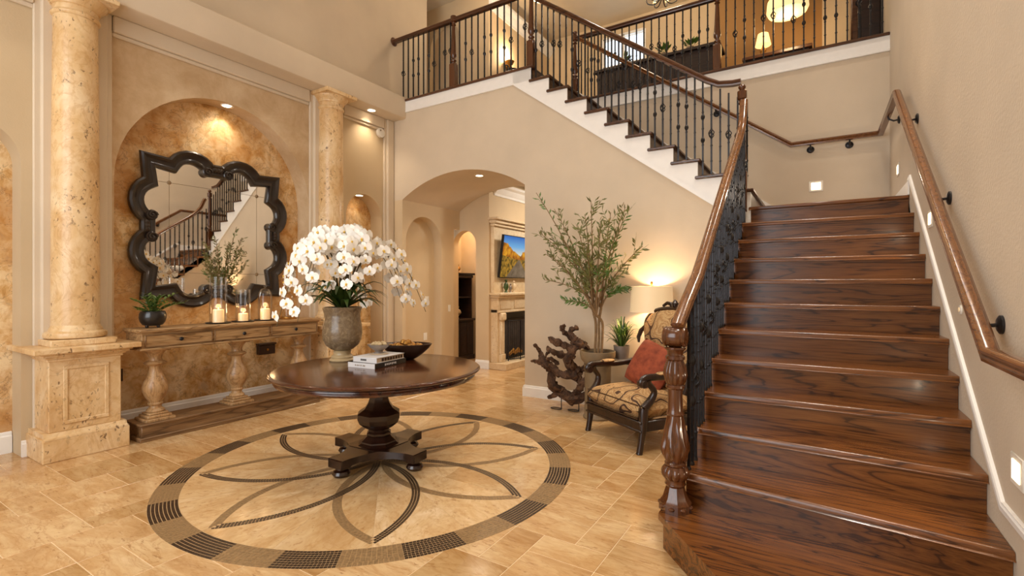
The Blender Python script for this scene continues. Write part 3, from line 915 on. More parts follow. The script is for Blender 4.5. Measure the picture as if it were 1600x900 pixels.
# balcony rail
bb_ = thing('balcony_balustrade', 'short balcony balustrade ending with a round rosette on the wall', 'balustrade', (-4.6, YU, Z2))
ZB = Z2 + 1.05
MB().sweep([(XW + .01, YU, ZB), (X23 - .05, YU, ZB)], RAILP).build('handrail', M['rail_x'], bb_, rel=bb_, ang=30)
MB().lathe([(0, 0), (.065, 0), (.07, .008), (.05, .022), (0, .022)], 24, XW, YU, ZB - .03, axis='X').build('wall_rosette', M['rail_x'], bb_, rel=bb_)
turned_newel(bb_, bb_, -4.65, YU, Z2, ZB + .03, ball=False)
xs = [XW + .22 + .108 * i for i in range(10)] + [-4.65 + .113 * (i + 1) for i in range(11)]
for i, x in enumerate(xs): baluster(bb_, bb_, x, YU, Z2, ZB - .058, KINDS[(i * 7 + 2) % 12])

# gallery rail
bg_ = thing('gallery_balustrade', 'long gallery balustrade upstairs running to the tall right wall', 'balustrade', (-1.2, YB + .04, Z2))
YG = YB + .04
ZG = Z2 + 1.04
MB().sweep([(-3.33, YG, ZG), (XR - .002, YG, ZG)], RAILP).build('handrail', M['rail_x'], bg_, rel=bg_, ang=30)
turned_newel(bg_, bg_, -1.2, YG, Z2, ZG + .03, ball=False)
turned_newel(bg_, bg_, -3.34, YG, Z2, ZG + .03)
xs = [-3.34 + .112 * (i + 1) for i in range(18)] + [-1.2 + .114 * (i + 1) for i in range(16)]
for i, x in enumerate(xs): baluster(bg_, bg_, x, YG, Z2, ZG - .058, KINDS[(i * 5 + 3) % 12])

# wall handrail
hr = thing('wall_handrail', 'dark wooden wall handrail on iron brackets following the stairs', 'handrail', (.6, 5.69, 3.27))
WRP = [(u * .85, v * .95) for u, v in RAILP]
XH = .595; YH = YB - .095
pth = [(XH, 1.0, 1.24), (XH, 2.76, 1.24), (XH, 5.69, 3.29), (XH, YH, 3.29), (-.30, YH, 3.29), (-3.2, YH, 3.29 + slope * 2.9)]
MB().sweep(pth, WRP).build('handrail', M['rail_y'], hr, rel=hr, ang=30)
def bracket(p, n):
    p = Vector(p); n = Vector(n)
    mb = MB(); ax = 'X' if abs(n.x) > .5 else 'Y'
    sgn = n.x + n.y
    mb.lathe([(0, 0), (.042, 0), (.042, sgn * .010), (.028, sgn * .018), (0, sgn * .02)], 20, p.x, p.y, p.z, axis=ax)
    mb.tube([p, p + n * .05 + Vector((0, 0, -.006)), p + n * .09 + Vector((0, 0, .018)), p + n * .097 + Vector((0, 0, .045))], .009, 8)
    mb.build('bracket', M['iron'], hr, rel=hr)
for y in (4.05, 3.02, 1.8): bracket((XR, y, (1.24 + max(0, (y - 2.76)) * .6997) - .10), (-1, 0, 0))
bracket((XR, 5.25, 1.24 + 2.49 * .6997 - .10), (-1, 0, 0)); bracket((XR, 6.35, 3.19), (-1, 0, 0))
for x in (.30, -.10): bracket((x, YB, 3.19), (0, -1, 0))
for x in (-1.2, -2.5): bracket((x, YB, 3.19 + slope * (-.3 - x)), (0, -1, 0))
# ---------------------------------------------------------------- stone columns on pedestals
def column(yc, label):
    X0 = -5.775
    t = thing('stone_column', label, 'column', (X0, yc, 0), group='travertine columns on panelled pedestals')
    def sq(mb, h, z0, z1, b=.006): return mb.box(-h, h, -h, h, z0, z1, b)
    pl_ = sq(MB(), .305, 0, .19)
    pl_.prism([(-.305, .19), (.305, .19), (.30, .205), (.285, .215), (.275, .235), (.262, .24), (-.262, .24), (-.275, .235), (-.285, .215), (-.30, .205)], 'Y', -.29, .29)
    pl_.box(-.29, .29, -.305, .305, .185, .20, .004)
    pl_.build('plinth', M['column'], t, ang=25)
    d = MB()
    sq(d, .255, .24, .86)
    # raised panel frames on the room-facing and camera-facing sides
    for (lo, hi) in (((-.16, .30), (.16, .33)), ((-.16, .77), (.16, .80))):
        d.box(.255, .268, lo[0], hi[0], lo[1], hi[1], .004)
    for yy in (-.16, .13): d.box(.255, .268, yy, yy + .03, .33, .77, .004)
    d.build('pedestal', M['column'], t, ang=25)
    cp = MB()
    for (h, z0, z1) in ((.268, .845, .87), (.285, .87, .885), (.305, .885, .905), (.325, .905, .92), (.375, .92, .965)): sq(cp, h, z0, z1, .005)
    cp.build('pedestal_cap', M['column'], t, ang=25)
    bs = sq(MB(), .235, .965, 1.02)
    bs.lathe([(.20, 1.02), (.222, 1.03), (.228, 1.05), (.222, 1.072), (.205, 1.08), (.192, 1.088), (.192, 1.10), (.182, 1.115), (.172, 1.14)], 40)
    bs.build('base', M['column'], t)
    MB().lathe([(.172, 1.13), (.172, 1.6), (.168, 2.6), (.158, 3.94)], 40).build('shaft', M['column'], t)
    c = MB().lathe([(.158, 3.91), (.172, 3.92), (.178, 3.935), (.172, 3.95), (.162, 3.958), (.163, 4.00), (.176, 4.008), (.178, 4.02), (.19, 4.035), (.215, 4.06), (.228, 4.08), (.23, 4.09)], 40)
    sq(c, .25, 4.09, 4.139)
    c.build('capital', M['column'], t)
    return t
column(1.69, 'pitted travertine column nearest the viewer on a panelled pedestal left of the console')
column(4.46, 'pitted travertine column farther away beyond the console, half behind the orchids')

# ---------------------------------------------------------------- round pedestal table
TC = (-3.19, 2.95); TZ = .80
tb = thing('round_table', 'round dark mahogany pedestal table standing on the floor medallion', 'table', (TC[0], TC[1], 0))
MB().lathe([(0, TZ - .04), (.80, TZ - .04), (.83, TZ - .036), (.852, TZ - .028), (.862, TZ - .018), (.862, TZ - .010), (.852, TZ - .003), (.835, TZ), (0, TZ)], 96).build('tabletop', M['mahog'], tb, ang=40)
MB().lathe([(0, TZ - .04), (.825, TZ - .04), (.828, TZ - .048), (.815, TZ - .054), (.822, TZ - .066), (.812, TZ - .082), (.79, TZ - .088), (0, TZ - .088)], 96).build('apron', M['mahog'], tb)
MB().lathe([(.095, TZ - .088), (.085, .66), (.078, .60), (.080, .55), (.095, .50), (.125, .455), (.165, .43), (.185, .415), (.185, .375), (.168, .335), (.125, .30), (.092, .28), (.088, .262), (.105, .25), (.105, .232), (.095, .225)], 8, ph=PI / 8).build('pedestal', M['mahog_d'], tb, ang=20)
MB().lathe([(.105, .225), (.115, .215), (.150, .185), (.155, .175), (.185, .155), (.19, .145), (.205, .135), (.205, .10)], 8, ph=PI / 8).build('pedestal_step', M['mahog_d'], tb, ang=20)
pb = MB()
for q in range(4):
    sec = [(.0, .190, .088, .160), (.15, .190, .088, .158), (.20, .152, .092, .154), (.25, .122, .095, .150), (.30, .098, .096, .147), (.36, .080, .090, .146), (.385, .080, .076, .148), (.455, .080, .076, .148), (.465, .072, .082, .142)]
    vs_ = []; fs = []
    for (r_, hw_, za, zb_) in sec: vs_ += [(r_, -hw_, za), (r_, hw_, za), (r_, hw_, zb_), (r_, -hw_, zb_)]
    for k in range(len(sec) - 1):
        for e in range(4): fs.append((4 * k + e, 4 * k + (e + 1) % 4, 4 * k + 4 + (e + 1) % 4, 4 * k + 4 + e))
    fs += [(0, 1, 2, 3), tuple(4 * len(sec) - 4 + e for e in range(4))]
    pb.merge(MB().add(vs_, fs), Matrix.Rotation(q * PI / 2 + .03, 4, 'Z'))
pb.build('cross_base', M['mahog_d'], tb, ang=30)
for q in range(4):
    a = q * PI / 2 + .03
    MB().lathe([(.035, 0), (.060, .008), (.070, .026), (.060, .046), (.036, .056), (.036, .064), (.050, .07), (.050, .08)], 20, .40 * math.cos(a), .40 * math.sin(a)).build('foot', M['mahog_d'], tb)

# ---------------------------------------------------------------- urn with orchids
VX, VY = -3.76, 3.03
ur = thing('footed_urn', 'glazed taupe footed urn with a cream foot on the round table', 'urn', (VX, VY, TZ))
MB().lathe([(.11, 0), (.116, .008), (.11, .018), (.095, .026), (.10, .036), (.092, .048), (.078, .056), (.074, .075), (.082, .092), (.07, .10)], 36).build('foot', M['urnfoot'], ur)
MB().lathe([(.06, .096), (.10, .108), (.145, .145), (.17, .195), (.178, .25), (.174, .32), (.162, .39), (.160, .43), (.168, .465), (.176, .485), (.176, .495), (.160, .495), (.150, .46), (0, .45)], 48).build('bowl', M['urn'], ur)
oc = thing('orchid_arrangement', 'large spray of white moth orchids with strappy green leaves in the urn', 'orchids', (VX, VY, TZ + .46))
# one flower, facing +Z
fm = MB()
def petal(mb, ang, ln, wd, lift=.0, z=0.0, cup=.18):
    d = Vector((math.cos(ang), math.sin(ang), 0))
    path = [d * (ln * u) + Vector((0, 0, z + lift * u - cup * ln * u * u)) for u in (.04, .3, .6, .85, 1.0)]
    mb.blade(path, [wd * w for w in (.22, .78, 1.0, .72, .12)], (0, 0, 1), .10)
for a in (0.12, PI - .12): petal(fm, a, .056, .066, .006, .003)
for a in (PI / 2, -PI / 2 + .62, -PI / 2 - .62): petal(fm, a, .050, .038, 0, 0)
flower_me = fm.mesh('flower', M['petal'], ang=80, fixn=False)
lm = MB().lathe([(.003, 0), (.009, .006), (.008, .014), (0, .018)], 8)
petal(lm, -PI / 2, .018, .014, .012, .006)
lip_me = lm.mesh('lip', M['lip'], fixn=False)
ro = random.Random(11)
nst = 24
for k in range(nst):
    az = k * 2.399 + ro.uniform(-.2, .2)
    big = ro.uniform(.5, 1.0) if k % 3 else ro.uniform(.22, .42)
    Rr = .74 * big; hp = .50 + .24 * (1 - big * .75) + ro.uniform(0, .08); drop = (.08 + .74 * big ** 1.6) * ro.uniform(.75, 1.05)
    if k in (2, 7): az = -1.0 + ro.uniform(-.2, .2); Rr = .22; hp = .62; drop = .45
    def P(tt):
        r = .04 + Rr * tt ** 1.35
        z = hp * (1 - (1 - min(tt, .58) / .58) ** 2)
        if tt > .58: z -= drop * ((tt - .58) / .42) ** 1.7
        return Vector((r * math.cos(az), r * math.sin(az), z))
    MB().tube([P(i / 12) for i in range(13)], [.0055] * 8 + [.0045, .004, .0035, .003, .0025], 6).build('stem', M['stem'], oc)
    nf = 13 if Rr > .3 else 9
    for i in range(nf):
        tt = .36 + .64 * ((i + .3) / nf) ** .8
        p = P(tt)
        side = Vector((-math.sin(az), math.cos(az), 0)) * (.042 if i % 2 else -.042)
        out = Vector((math.cos(az), math.sin(az), 0))
        p = p + side * ro.uniform(.7, 1.4) + out * ro.uniform(0, .03) + Vector((0, 0, ro.uniform(-.02, .015)))
        face = (out * .8 + side.normalized() * ro.uniform(.1, .7) + Vector((.25, -.35, ro.uniform(-.25, .25)))).normalized()
        q = face.to_track_quat('Z', 'Y').to_matrix().to_4x4() @ Matrix.Rotation(ro.uniform(-.35, .35), 4, 'Z')
        s = ro.uniform(1.0, 1.28) * (1 - .25 * max(0, tt - .8) / .2)
        o = link('flower', flower_me, oc, p, q.to_euler(), (s, s, s))
        link('lip', lip_me, o)
for k in range(46):
    az = k * 2.399; ln = ro.uniform(.22, .40); up = ro.uniform(.10, .30)
    d = Vector((math.cos(az), math.sin(az), 0))
    path = [d * (.03 + ln * u) + Vector((0, 0, .02 + up * math.sin(PI * .62 * u) - .09 * u ** 3)) for u in [i / 6 for i in range(7)]]
    MB().blade(path, [.026, .044, .054, .056, .048, .030, .003], (0, 0, 1), .3).build('leaf', M['leaf'], oc, fixn=False, ang=80)

# ---------------------------------------------------------------- books, dish, bowl on the round table
def book(name, label, loc, rz, w, d, h, cover, group):
    t = thing(name, label, 'book', loc, rz, group)
    MB().box(0.004, w - .006, .006, d - .006, .004, h - .004).build('pages', M['pages'], t, smooth=False)
    MB().box(0, w, 0, d, 0, .004, .001).box(0, w, 0, d, h - .004, h, .001).build('cover', cover, t)
    MB().box(-.001, w, -.004, .003, 0, h, .001).build('spine', M['paper'], t)
    return t
BZ = TZ
b1 = book('coffee_table_book', 'lower of two stacked books, white spine with a black cover', (-3.42, 2.818, BZ), .10, .295, .40, .042, M['bookdark'], 'books stacked on the round table')
MB().box(.293, .2965, .0, .40, .002, .040).build('fore_edge', M['bookdark'], b1, smooth=False)
mk = MB()
for i, x in enumerate((.08, .10, .118, .14, .165, .18)): mk.box(x, x + .011, -.0046, -.0040, .015, .027)
mk.build('lettering', M['etch'], b1, smooth=False)
mk = MB()
for i in range(7): mk.box(.2964, .2970, .12 + i * .022, .134 + i * .022, .012 + .003 * (i % 2), .030)
mk.build('lettering', M['paper'], b1, smooth=False)
b2 = book('coffee_table_book', 'upper of two stacked books, white with a pale top under the small dish', (-3.395, 2.852, BZ + .042), .10, .26, .36, .046, M['paper'], 'books stacked on the round table')
mk = MB()
for i, x in enumerate((.085, .102, .118, .134)): mk.box(x, x + .013, -.0046, -.0040, .015, .031)
mk.build('lettering', M['black'], b2, smooth=False)
mk = MB()
for i in range(8): mk.box(.2600, .2606, .06 + i * .035, .085 + i * .035, .010, .036)
mk.build('lettering', M['bronze'], b2, smooth=False)
ds = thing('small_dish', 'small dark footed dish of pale crystals on the upper book', 'dish', (-3.31, 3.06, BZ + .088))
MB().lathe([(.075, 0), (.085, .004), (.075, .007), (.05, .010)], 28).build('saucer', M['pages'], ds)
MB().lathe([(.045, .010), (.04, .018), (.03, .026), (.055, .045), (.085, .068), (.10, .088), (.094, .088), (.07, .066), (0, .05)], 32).build('bowl', M['pewter'], ds)
hd = MB()
for a in (0.4, PI + .4): hd.tube([(.095 * math.cos(a), .095 * math.sin(a), .083), (.118 * math.cos(a), .118 * math.sin(a), .090), (.128 * math.cos(a), .128 * math.sin(a), .078)], .005, 6)
hd.build('handle', M['gold'], ds)
rc = random.Random(5)
for i in range(9):
    a = i * 2.4; r = .055 * math.sqrt(i / 9)
    s = rc.uniform(.018, .026)
    MB().lathe([(0, -s), (s * .8, -s * .5), (s, .1 * s), (s * .55, s * .8), (0, s * 1.1)], 6, r * math.cos(a), r * math.sin(a), .088).build('crystal', M['urnfoot'], ds, ang=10)
bw = thing('wooden_bowl', 'wide dark boat-shaped bowl behind the books on the round table', 'bowl', (-3.31, 3.40, TZ), .55)
MB().lathe([(.06, 0), (.075, .004), (.10, .02), (.15, .06), (.195, .105), (.222, .145), (.214, .147), (.185, .11), (.13, .06), (0, .04)], 40, sy=.72, mod=lambda a, z: 1 + .10 * abs(math.cos(a)) ** 3).build('bowl', M['bronze'], bw)
for i in range(16):
    a = i * 2.4; r = .15 * math.sqrt((i + .3) / 16); s = rc.uniform(.028, .036)
    g = MB().lathe([(0, -s), (s * .7, -s * .7), (s, 0), (s * .7, s * .7), (0, s)], 12)
    o = g.build('gold_ball', M['gold']); tag(o, 'aged gold ball heaped in the dark boat-shaped bowl', 'ball', 'gold balls in the boat-shaped bowl')
    ca, sa = math.cos(.55), math.sin(.55)
    lx, ly = r * math.cos(a), r * math.sin(a) * .72
    o.location = (-3.31 + lx * ca - ly * sa, 3.40 + lx * sa + ly * ca, TZ + .118 + .02 * (1 - r / .15) + (.02 if i < 3 else 0))

# ---------------------------------------------------------------- console table
CX0, CX1 = -5.82, -5.46; CY0, CY1 = 2.085, 4.02; CZ = 1.075
cs = thing('console_table', 'weathered oak console with three drawers on turned baluster legs and a plinth', 'console', ((CX0 + CX1) / 2, 3.067, 0))
MB().box(CX0, CX1 + .035, CY0 - .03, CY1 + .03, CZ - .032, CZ, .008).build('top', M['lightoak'], cs, rel=cs)
MB().box(CX0, CX1 + .018, CY0 - .012, CY1 + .012, CZ - .045, CZ - .03, .005).build('top_moulding', M['lightoak'], cs, rel=cs)
cf = MB().box(CX0 + .01, CX1, CY0, CY1, CZ - .19, CZ - .04, .004)
cf.box(CX0, CX1 + .02, CY0 - .016, CY1 + .016, CZ - .205, CZ - .185, .005)
cf.build('frame', M['lightoak'], cs, rel=cs)
dw = (CY1 - CY0 - .10) / 3
for i in range(3):
    a = CY0 + .025 + i * (dw + .025)
    dr = MB().box(CX1 - .005, CX1 + .010, a, a + dw, CZ - .172, CZ - .058, .004).build('drawer', M['lightoak'], cs, rel=cs)
    fr = MB()
    for (p, q, r_, s_) in ((a, a + dw, CZ - .172, CZ - .164), (a, a + dw, CZ - .066, CZ - .058), (a, a + .008, CZ - .172, CZ - .058), (a + dw - .008, a + dw, CZ - .172, CZ - .058)):
        fr.box(CX1 + .009, CX1 + .016, p, q, r_, s_, .002)
    fr.build('drawer_bead', M['oakbase'], dr, rel=cs)
    MB().lathe([(.007, 0), (.007, .012), (.018, .018), (.020, .026), (.014, .034), (0, .036)], 16, CX1 + .010, a + dw / 2, CZ - .115, axis='X').build('knob', M['iron'], dr, rel=cs)
LG = [(.055, .235), (.075, .238), (.080, .25), (.072, .262), (.055, .275), (.052, .295), (.062, .305), (.066, .318), (.058, .328), (.062, .345), (.092, .39), (.110, .44), (.112, .475), (.098, .525), (.070, .575), (.055, .62), (.050, .655), (.056, .672), (.085, .684), (.100, .697), (.085, .710), (.058, .722), (.052, .745), (.060, .775), (.085, .805), (.095, .82), (.095, .832)]
for y in (CY0 + .175, 3.067, CY1 - .175):
    lx = -5.61
    lg = MB().lathe([(r_, .235 + (z - .235) * 1.05) for r_, z in LG], 28, lx, y, .005).build('leg', M['lightoak_z'], cs, rel=cs)
    MB().box(lx - .10, lx + .10, y - .10, y + .10, .85, CZ - .205, .006).build('leg_cap', M['lightoak_z'], lg, rel=cs)
    MB().box(lx - .13, lx + .13, y - .13, y + .13, .165, .195, .006).box(lx - .105, lx + .105, y - .105, y + .105, .195, .222, .006).box(lx - .085, lx + .085, y - .085, y + .085, .222, .242, .006).build('leg_foot', M['lightoak_z'], lg, rel=cs)
MB().box(CX0 + .02, CX1, CY0, CY1, .035, .15, .006).build('plinth', M['oakbase'], cs, rel=cs)
MB().box(CX0 + .02, CX1 + .015, CY0 - .015, CY1 + .015, .145, .168, .006).box(CX0 + .02, CX1 + .02, CY0 - .02, CY1 + .02, 0, .04, .006).build('plinth_moulding', M['oakbase'], cs, rel=cs)

# ---------------------------------------------------------------- mirror
MYC, MZC = 3.10, 2.135
half = []      # top side centre line from the left corner to the right corner (t along, o outward)
top = [(-.715, .715), (-.475, .690)]
for i in range(9):
    a = PI * (.84 - .70 * i / 8)
    top.append((-.275 + .205 * math.cos(a), .635 + .185 * math.sin(a)))
top += [(-.03, .715)]
top = top + [(-x, z) for x, z in reversed(top)]
path2 = []
for q in range(4):
    for (x, z) in top[:-1]:
        for _ in range(q): x, z = z, -x
        path2.append((x, z))
mr = thing('wall_mirror', 'large black scalloped mirror with scrolled frame hanging in the ochre niche', 'mirror', (XN, MYC, MZC))
fp = [(-.070, 0), (-.078, .03), (-.070, .056), (-.050, .068), (-.030, .056), (-.012, .044), (.020, .040), (.044, .054), (.060, .054), (.070, .036), (.072, .0)]
MB().sweep([(.022, y, z) for y, z in path2], [(u, v) for u, v in fp], up=(1, 0, 0), closed=True).build('frame', M['mirframe'], mr, ang=35)
for q in range(4):
    for s_ in (-1, 1):
        x, z = s_ * .118, .685
        for _ in range(q): x, z = z, -x
        sc_ = MB()
        sp_ = [(.090, x + (.050 - .005 * k / 2) * math.cos(k * .55) * (1 - k / 22), z + (.050 - .005 * k / 2) * math.sin(k * .55) * (1 - k / 22)) for k in range(16)]
        sc_.tube(sp_, .012, 8).lathe([(.052, .015), (.056, .078), (.048, .086), (0, .088)], 20, 0, x, z, axis='X')
        sc_.build('scroll', M['mirframe'], mr)
    cb = MB()
    x, z = 0, .728
    for i in range(3):
        x, z = (i - 1) * .035, .728
        for _ in range(q): x, z = z, -x
        cb.lathe([(.0, .03), (.034, .05), (.03, .075), (.012, .088), (0, .088)], 10, 0, x, z, axis='X')
    cb.build('carved_block', M['mirframe'], mr)
def clip(poly, ax, val, keep_less):
    out = []
    for i in range(len(poly)):
        p, q = poly[i], poly[(i + 1) % len(poly)]
        ip = (p[ax] <= val) == keep_less; iq = (q[ax] <= val) == keep_less
        if ip: out.append(p)
        if ip != iq:
            t_ = (val - p[ax]) / (q[ax] - p[ax]); out.append((p[0] + (q[0] - p[0]) * t_, p[1] + (q[1] - p[1]) * t_))
    return out
glass = [(y * .97, z * .97) for y, z in path2]
cuts = [(-9, -.502), (-.498, .498), (.502, 9)]
for (a0, a1) in cuts:
    for (c0, c1) in cuts:
        pg = clip(clip(clip(clip(glass, 0, a0, False), 0, a1, True), 1, c0, False), 1, c1, True)
        if len(pg) > 2: MB().prism(pg, 'X', .018, .024).build('pane', M['mirror'], mr, smooth=False)
MB().prism([(y * .98, z * .98) for y, z in path2], 'X', .002, .017).build('backing', M['etch'], mr, smooth=False)
for y in (-.5, .5):
    for z in (-.5, .5):
        MB().lathe([(.020, .018), (.022, .028), (.012, .034), (0, .036)], 10, 0, y, z, axis='X').build('rosette', M['etch'], mr)

# ---------------------------------------------------------------- things on the console
def hurricane(name, label, y, x, rg, hg, rc_, hc, dome=False, plate=True, wood_base=False):
    t = thing(name, label, 'candle holder', (x, y, CZ), group='glass candle holders on the console')
    if wood_base: MB().lathe([(rg + .03, 0), (rg + .034, .008), (rg + .02, .016), (rg + .02, .03), (0, .03)], 28).build('base', M['gold'], t); zb = .03
    else: MB().lathe([(rg + .030, 0), (rg + .042, .010), (rg + .036, .014), (rg + .01, .010), (0, .010)], 28).build('base', M['iron'], t); zb = .012
    pr_ = [(rg, zb), (rg, zb + hg)]
    if dome: pr_ = [(rg, zb), (rg, zb + hg * .72), (rg * .9, zb + hg * .84), (rg * .6, zb + hg * .95), (0.001, zb + hg)]
    th = .003
    n = len(pr_)
    MB().lathe(pr_ + ([(max(.0005, r - th), z - (th if dome and i == n - 1 else 0)) for i, (r, z) in enumerate(pr_)][::-1]), 28).build('glass', M['glass'], t)
    if dome: MB().lathe([(.006, zb + hg), (.016, zb + hg + .012), (.012, zb + hg + .026), (0, zb + hg + .03)], 12).build('finial', M['glass'], t)
    if rc_:
        c_ = MB().lathe([(rc_, zb), (rc_, zb + hc - .004), (rc_ - .006, zb + hc), (rc_ * .6, zb + hc - .005), (0, zb + hc - .006)], 20).build('candle', M['wax'], t)
        MB().lathe([(0, zb + hc - .004), (.006, zb + hc + .008), (.004, zb + hc + .02), (0, zb + hc + .032)], 8).build('flame', M['flame'], c_)
        lamp('POINT', 'candle_light', (x, y, CZ + zb + hc + .03), 1.2, (1, .62, .28), size=.03)
    return t
hurricane('glass_hurricane', 'tallest glass cylinder holding a cream pillar candle on the console', 2.88, -5.64, .088, .50, .056, .14)
hurricane('glass_hurricane', 'shorter glass cylinder with a low candle in the middle of the console', 3.155, -5.64, .080, .36, .050, .085)
hurricane('glass_cloche', 'domed glass cloche over a lit candle right of the middle', 3.42, -5.64, .078, .38, .052, .13, True)
hurricane('glass_cloche', 'domed glass cloche on a wooden base at the right console end', 3.72, -5.64, .066, .30, 0, 0, True, True, True)
pb_ = thing('bowl_planter', 'round glossy black footed planter at the left end of the console', 'planter', (-5.63, 2.245, CZ))
MB().lathe([(.06, .02), (.085, .03), (.105, .06), (.115, .10), (.112, .14), (.10, .165), (.092, .165), (.10, .13), (0, .12)], 32).build('pot', M['blackpot'], pb_)
for q in range(4): MB().lathe([(.010, 0), (.016, .012), (.014, .035)], 10, .065 * math.cos(q * PI / 2 + .4), .065 * math.sin(q * PI / 2 + .4)).build('foot', M['blackpot'], pb_)
sp_ = thing('console_plant', 'small bushy green plant growing in the black planter', 'plant', (-5.63, 2.245, CZ + .12))
rp = random.Random(21)
for k in range(20):
    az = k * 2.4; h = rp.uniform(.10, .24); sp2 = rp.uniform(.05, .20) if k != 3 else .27
    tip = Vector((sp2 * math.cos(az), sp2 * math.sin(az), h if k % 5 else h * .5))
    pth = quadb((0.03 * math.cos(az), .03 * math.sin(az), 0), (tip.x * .3, tip.y * .3, tip.z * .8), tip, 6)
    s_ = MB().tube(pth, .003, 5).build('stem', M['leaf2'], sp_)
    lf = MB()
    for i in range(2, 7):
        for sgn in (-1, 1):
            p = pth[i]; d = Vector((math.cos(az + sgn * 1.0), math.sin(az + sgn * 1.0), .45)).normalized()
            L_ = rp.uniform(.05, .075)
            lf.blade([p, p + d * L_ * .35, p + d * L_ * .7 + Vector((0, 0, .002)), p + d * L_], [.006, .022, .020, .002], (0, 0, 1), .2)
    o = lf.build('foliage', M['leaf2'] if k % 3 else M['leaf'], s_, fixn=False, ang=80); o['kind'] = 'stuff'
# metal lock box plate and outlet on the niche wall
ot = MB().box(XN, XN + .008, 2.10, 2.18, .50, .63, .003)
tag(ot.build('wall_outlet', M['bronze']), 'brown outlet plate low on the ochre wall behind the left console leg', 'outlet')
ot = thing('bronze_box', 'bronze junction box on the ochre wall behind the right console leg', 'box', (XN, 3.72, .66))
MB().box(0, .07, -.11, .11, -.06, .06, .006).build('body', M['bronze'], ot)
MB().box(-.0, .085, -.12, .12, .06, .085, .006).build('lid', M['bronze'], ot)
MB().lathe([(0, .07), (.015, .07), (.015, .08), (0, .08)], 12, 0, 0, 0, axis='X').build('latch', M['gold'], ot)
# ---------------------------------------------------------------- armchair
ac_ = thing('armchair', 'carved dark wood armchair with scroll-patterned upholstery beside the stairs', 'armchair', (-1.68, 4.51, 0), math.atan2(-.54, .842))
CW = .40      # half width at the legs, local x; y = depth from the front legs
def chair_leg(x, front):
    mb = MB()
    if front:
        pth = smooth_path([(x, -.02, 0), (x, .0, .10), (x * 1.01, .015, .22), (x * 1.01, .02, .33), (x, .03, .40)], 4)
        mb.tube(pth, lerp_list([.028, .029, .036, .042, .044], len(pth)), 10)
        mb.lathe([(.026, 0), (.030, .008), (.026, .018)], 12, x, -.02)
    else:
        pth = smooth_path([(x * .9, .72, 0), (x * .9, .66, .16), (x * .9, .62, .36), (x * .9, .64, .50)], 4)
        mb.tube(pth, lerp_list([.022, .026, .034, .034], len(pth)), 10)
    return mb
for x in (-CW, CW):
    chair_leg(x, True).build('leg', M['chairwood'], ac_); chair_leg(x, False).build('leg', M['chairwood'], ac_)
sr = MB().box(-CW - .02, CW + .02, -.02, .05, .19, .285, .010)
sr.box(-CW - .015, -CW + .035, .03, .66, .19, .285, .01).box(CW - .035, CW + .015, .03, .66, .19, .285, .01).box(-CW, CW, .61, .66, .19, .285, .01)
sr.box(-CW - .03, CW + .03, -.032, -.01, .265, .292, .008).box(-CW - .03, CW + .03, -.03, -.015, .19, .212, .006)
sr.build('seat_rail', M['chairwood'], ac_)
# puffy seat cushion
def cushion(w, d, h, n=14, crown=.035, edge=.05, pow_=4):
    mb = MB(); vs_ = []; fs = []
    for side in (1, -1):
        for j in range(n + 1):
            for i in range(n + 1):
                u = -1 + 2 * i / n; v_ = -1 + 2 * j / n
                e = (1 - abs(u) ** pow_) * (1 - abs(v_) ** pow_)
                z = side * (h / 2 * (max(0, e) ** .35)) + (crown * (1 - u * u) * (1 - v_ * v_) if side > 0 else 0)
                vs_.append((u * w / 2, v_ * d / 2, z))
    m = (n + 1) ** 2
    for s_ in (0, 1):
        for j in range(n):
            for i in range(n):
                a = s_ * m + j * (n + 1) + i
                fs.append((a, a + 1, a + n + 2, a + n + 1))
    return mb.add(vs_, fs)
ch = cushion(.80, .66, .19, 16, .045, pow_=8)
ch.xf(Matrix.Translation((0, .30, .375)))
seat = ch.build('seat_cushion', M['paisley'], ac_, ang=70)
pp = [(-.395, -.03, .375), (.395, -.03, .375)]
MB().tube([(-.39, -.028, .43), (0, -.034, .435), (.39, -.028, .43)], .006, 6).tube([(-.39, -.028, .31), (0, -.034, .31), (.39, -.028, .31)], .006, 6).build('piping', M['bronze'], seat)
# back: tall panel with shaped crest and scroll ears, leaning backwards
bk = [(-.30, .40), (-.335, .58), (-.31, .74), (-.325, .90), (-.375, 1.02), (-.385, 1.11), (-.33, 1.19), (-.22, 1.235), (-.10, 1.25), (0, 1.255)]
bk = bk + [(-x, z) for x, z in reversed(bk[:-1])]
def lean(x, z, off): return (x, .585 + (z - .40) * .22 + off, z)
bp_ = MB(); n = len(bk)
ctr = (0, .82)
vs_ = []
for (k, off) in ((1.0, .0), (.92, -.055), (.55, -.075)): vs_ += [lean(ctr[0] + (x - ctr[0]) * k, ctr[1] + (z - ctr[1]) * k, off) for x, z in bk]
vs_ += [lean(0, .82, -.085)] + [lean(x, z, .05) for x, z in bk]
fs = []
for r_ in range(2):
    for k in range(n): fs.append((r_ * n + k, r_ * n + (k + 1) % n, (r_ + 1) * n + (k + 1) % n, (r_ + 1) * n + k))
for k in range(n): fs.append((2 * n + k, 2 * n + (k + 1) % n, 3 * n))
for k in range(n): fs.append((k, (k + 1) % n, 3 * n + 1 + (k + 1) % n, 3 * n + 1 + k))
fs.append(tuple(range(3 * n + 1, 4 * n + 1)))
bp_.add(vs_, fs).build('backrest', M['paisley'], ac_, ang=60)
fr = MB().tube([lean(x, z, .0) for x, z in smooth_path([(x, z, 0) for x, z in bk], 3) for _ in (0,)] if False else [lean(p.x, p.y, 0) for p in smooth_path([(x, z, 0) for x, z in bk], 3)], .026, 8)
fr.build('back_frame', M['chairwood'], ac_)
cr_ = MB()
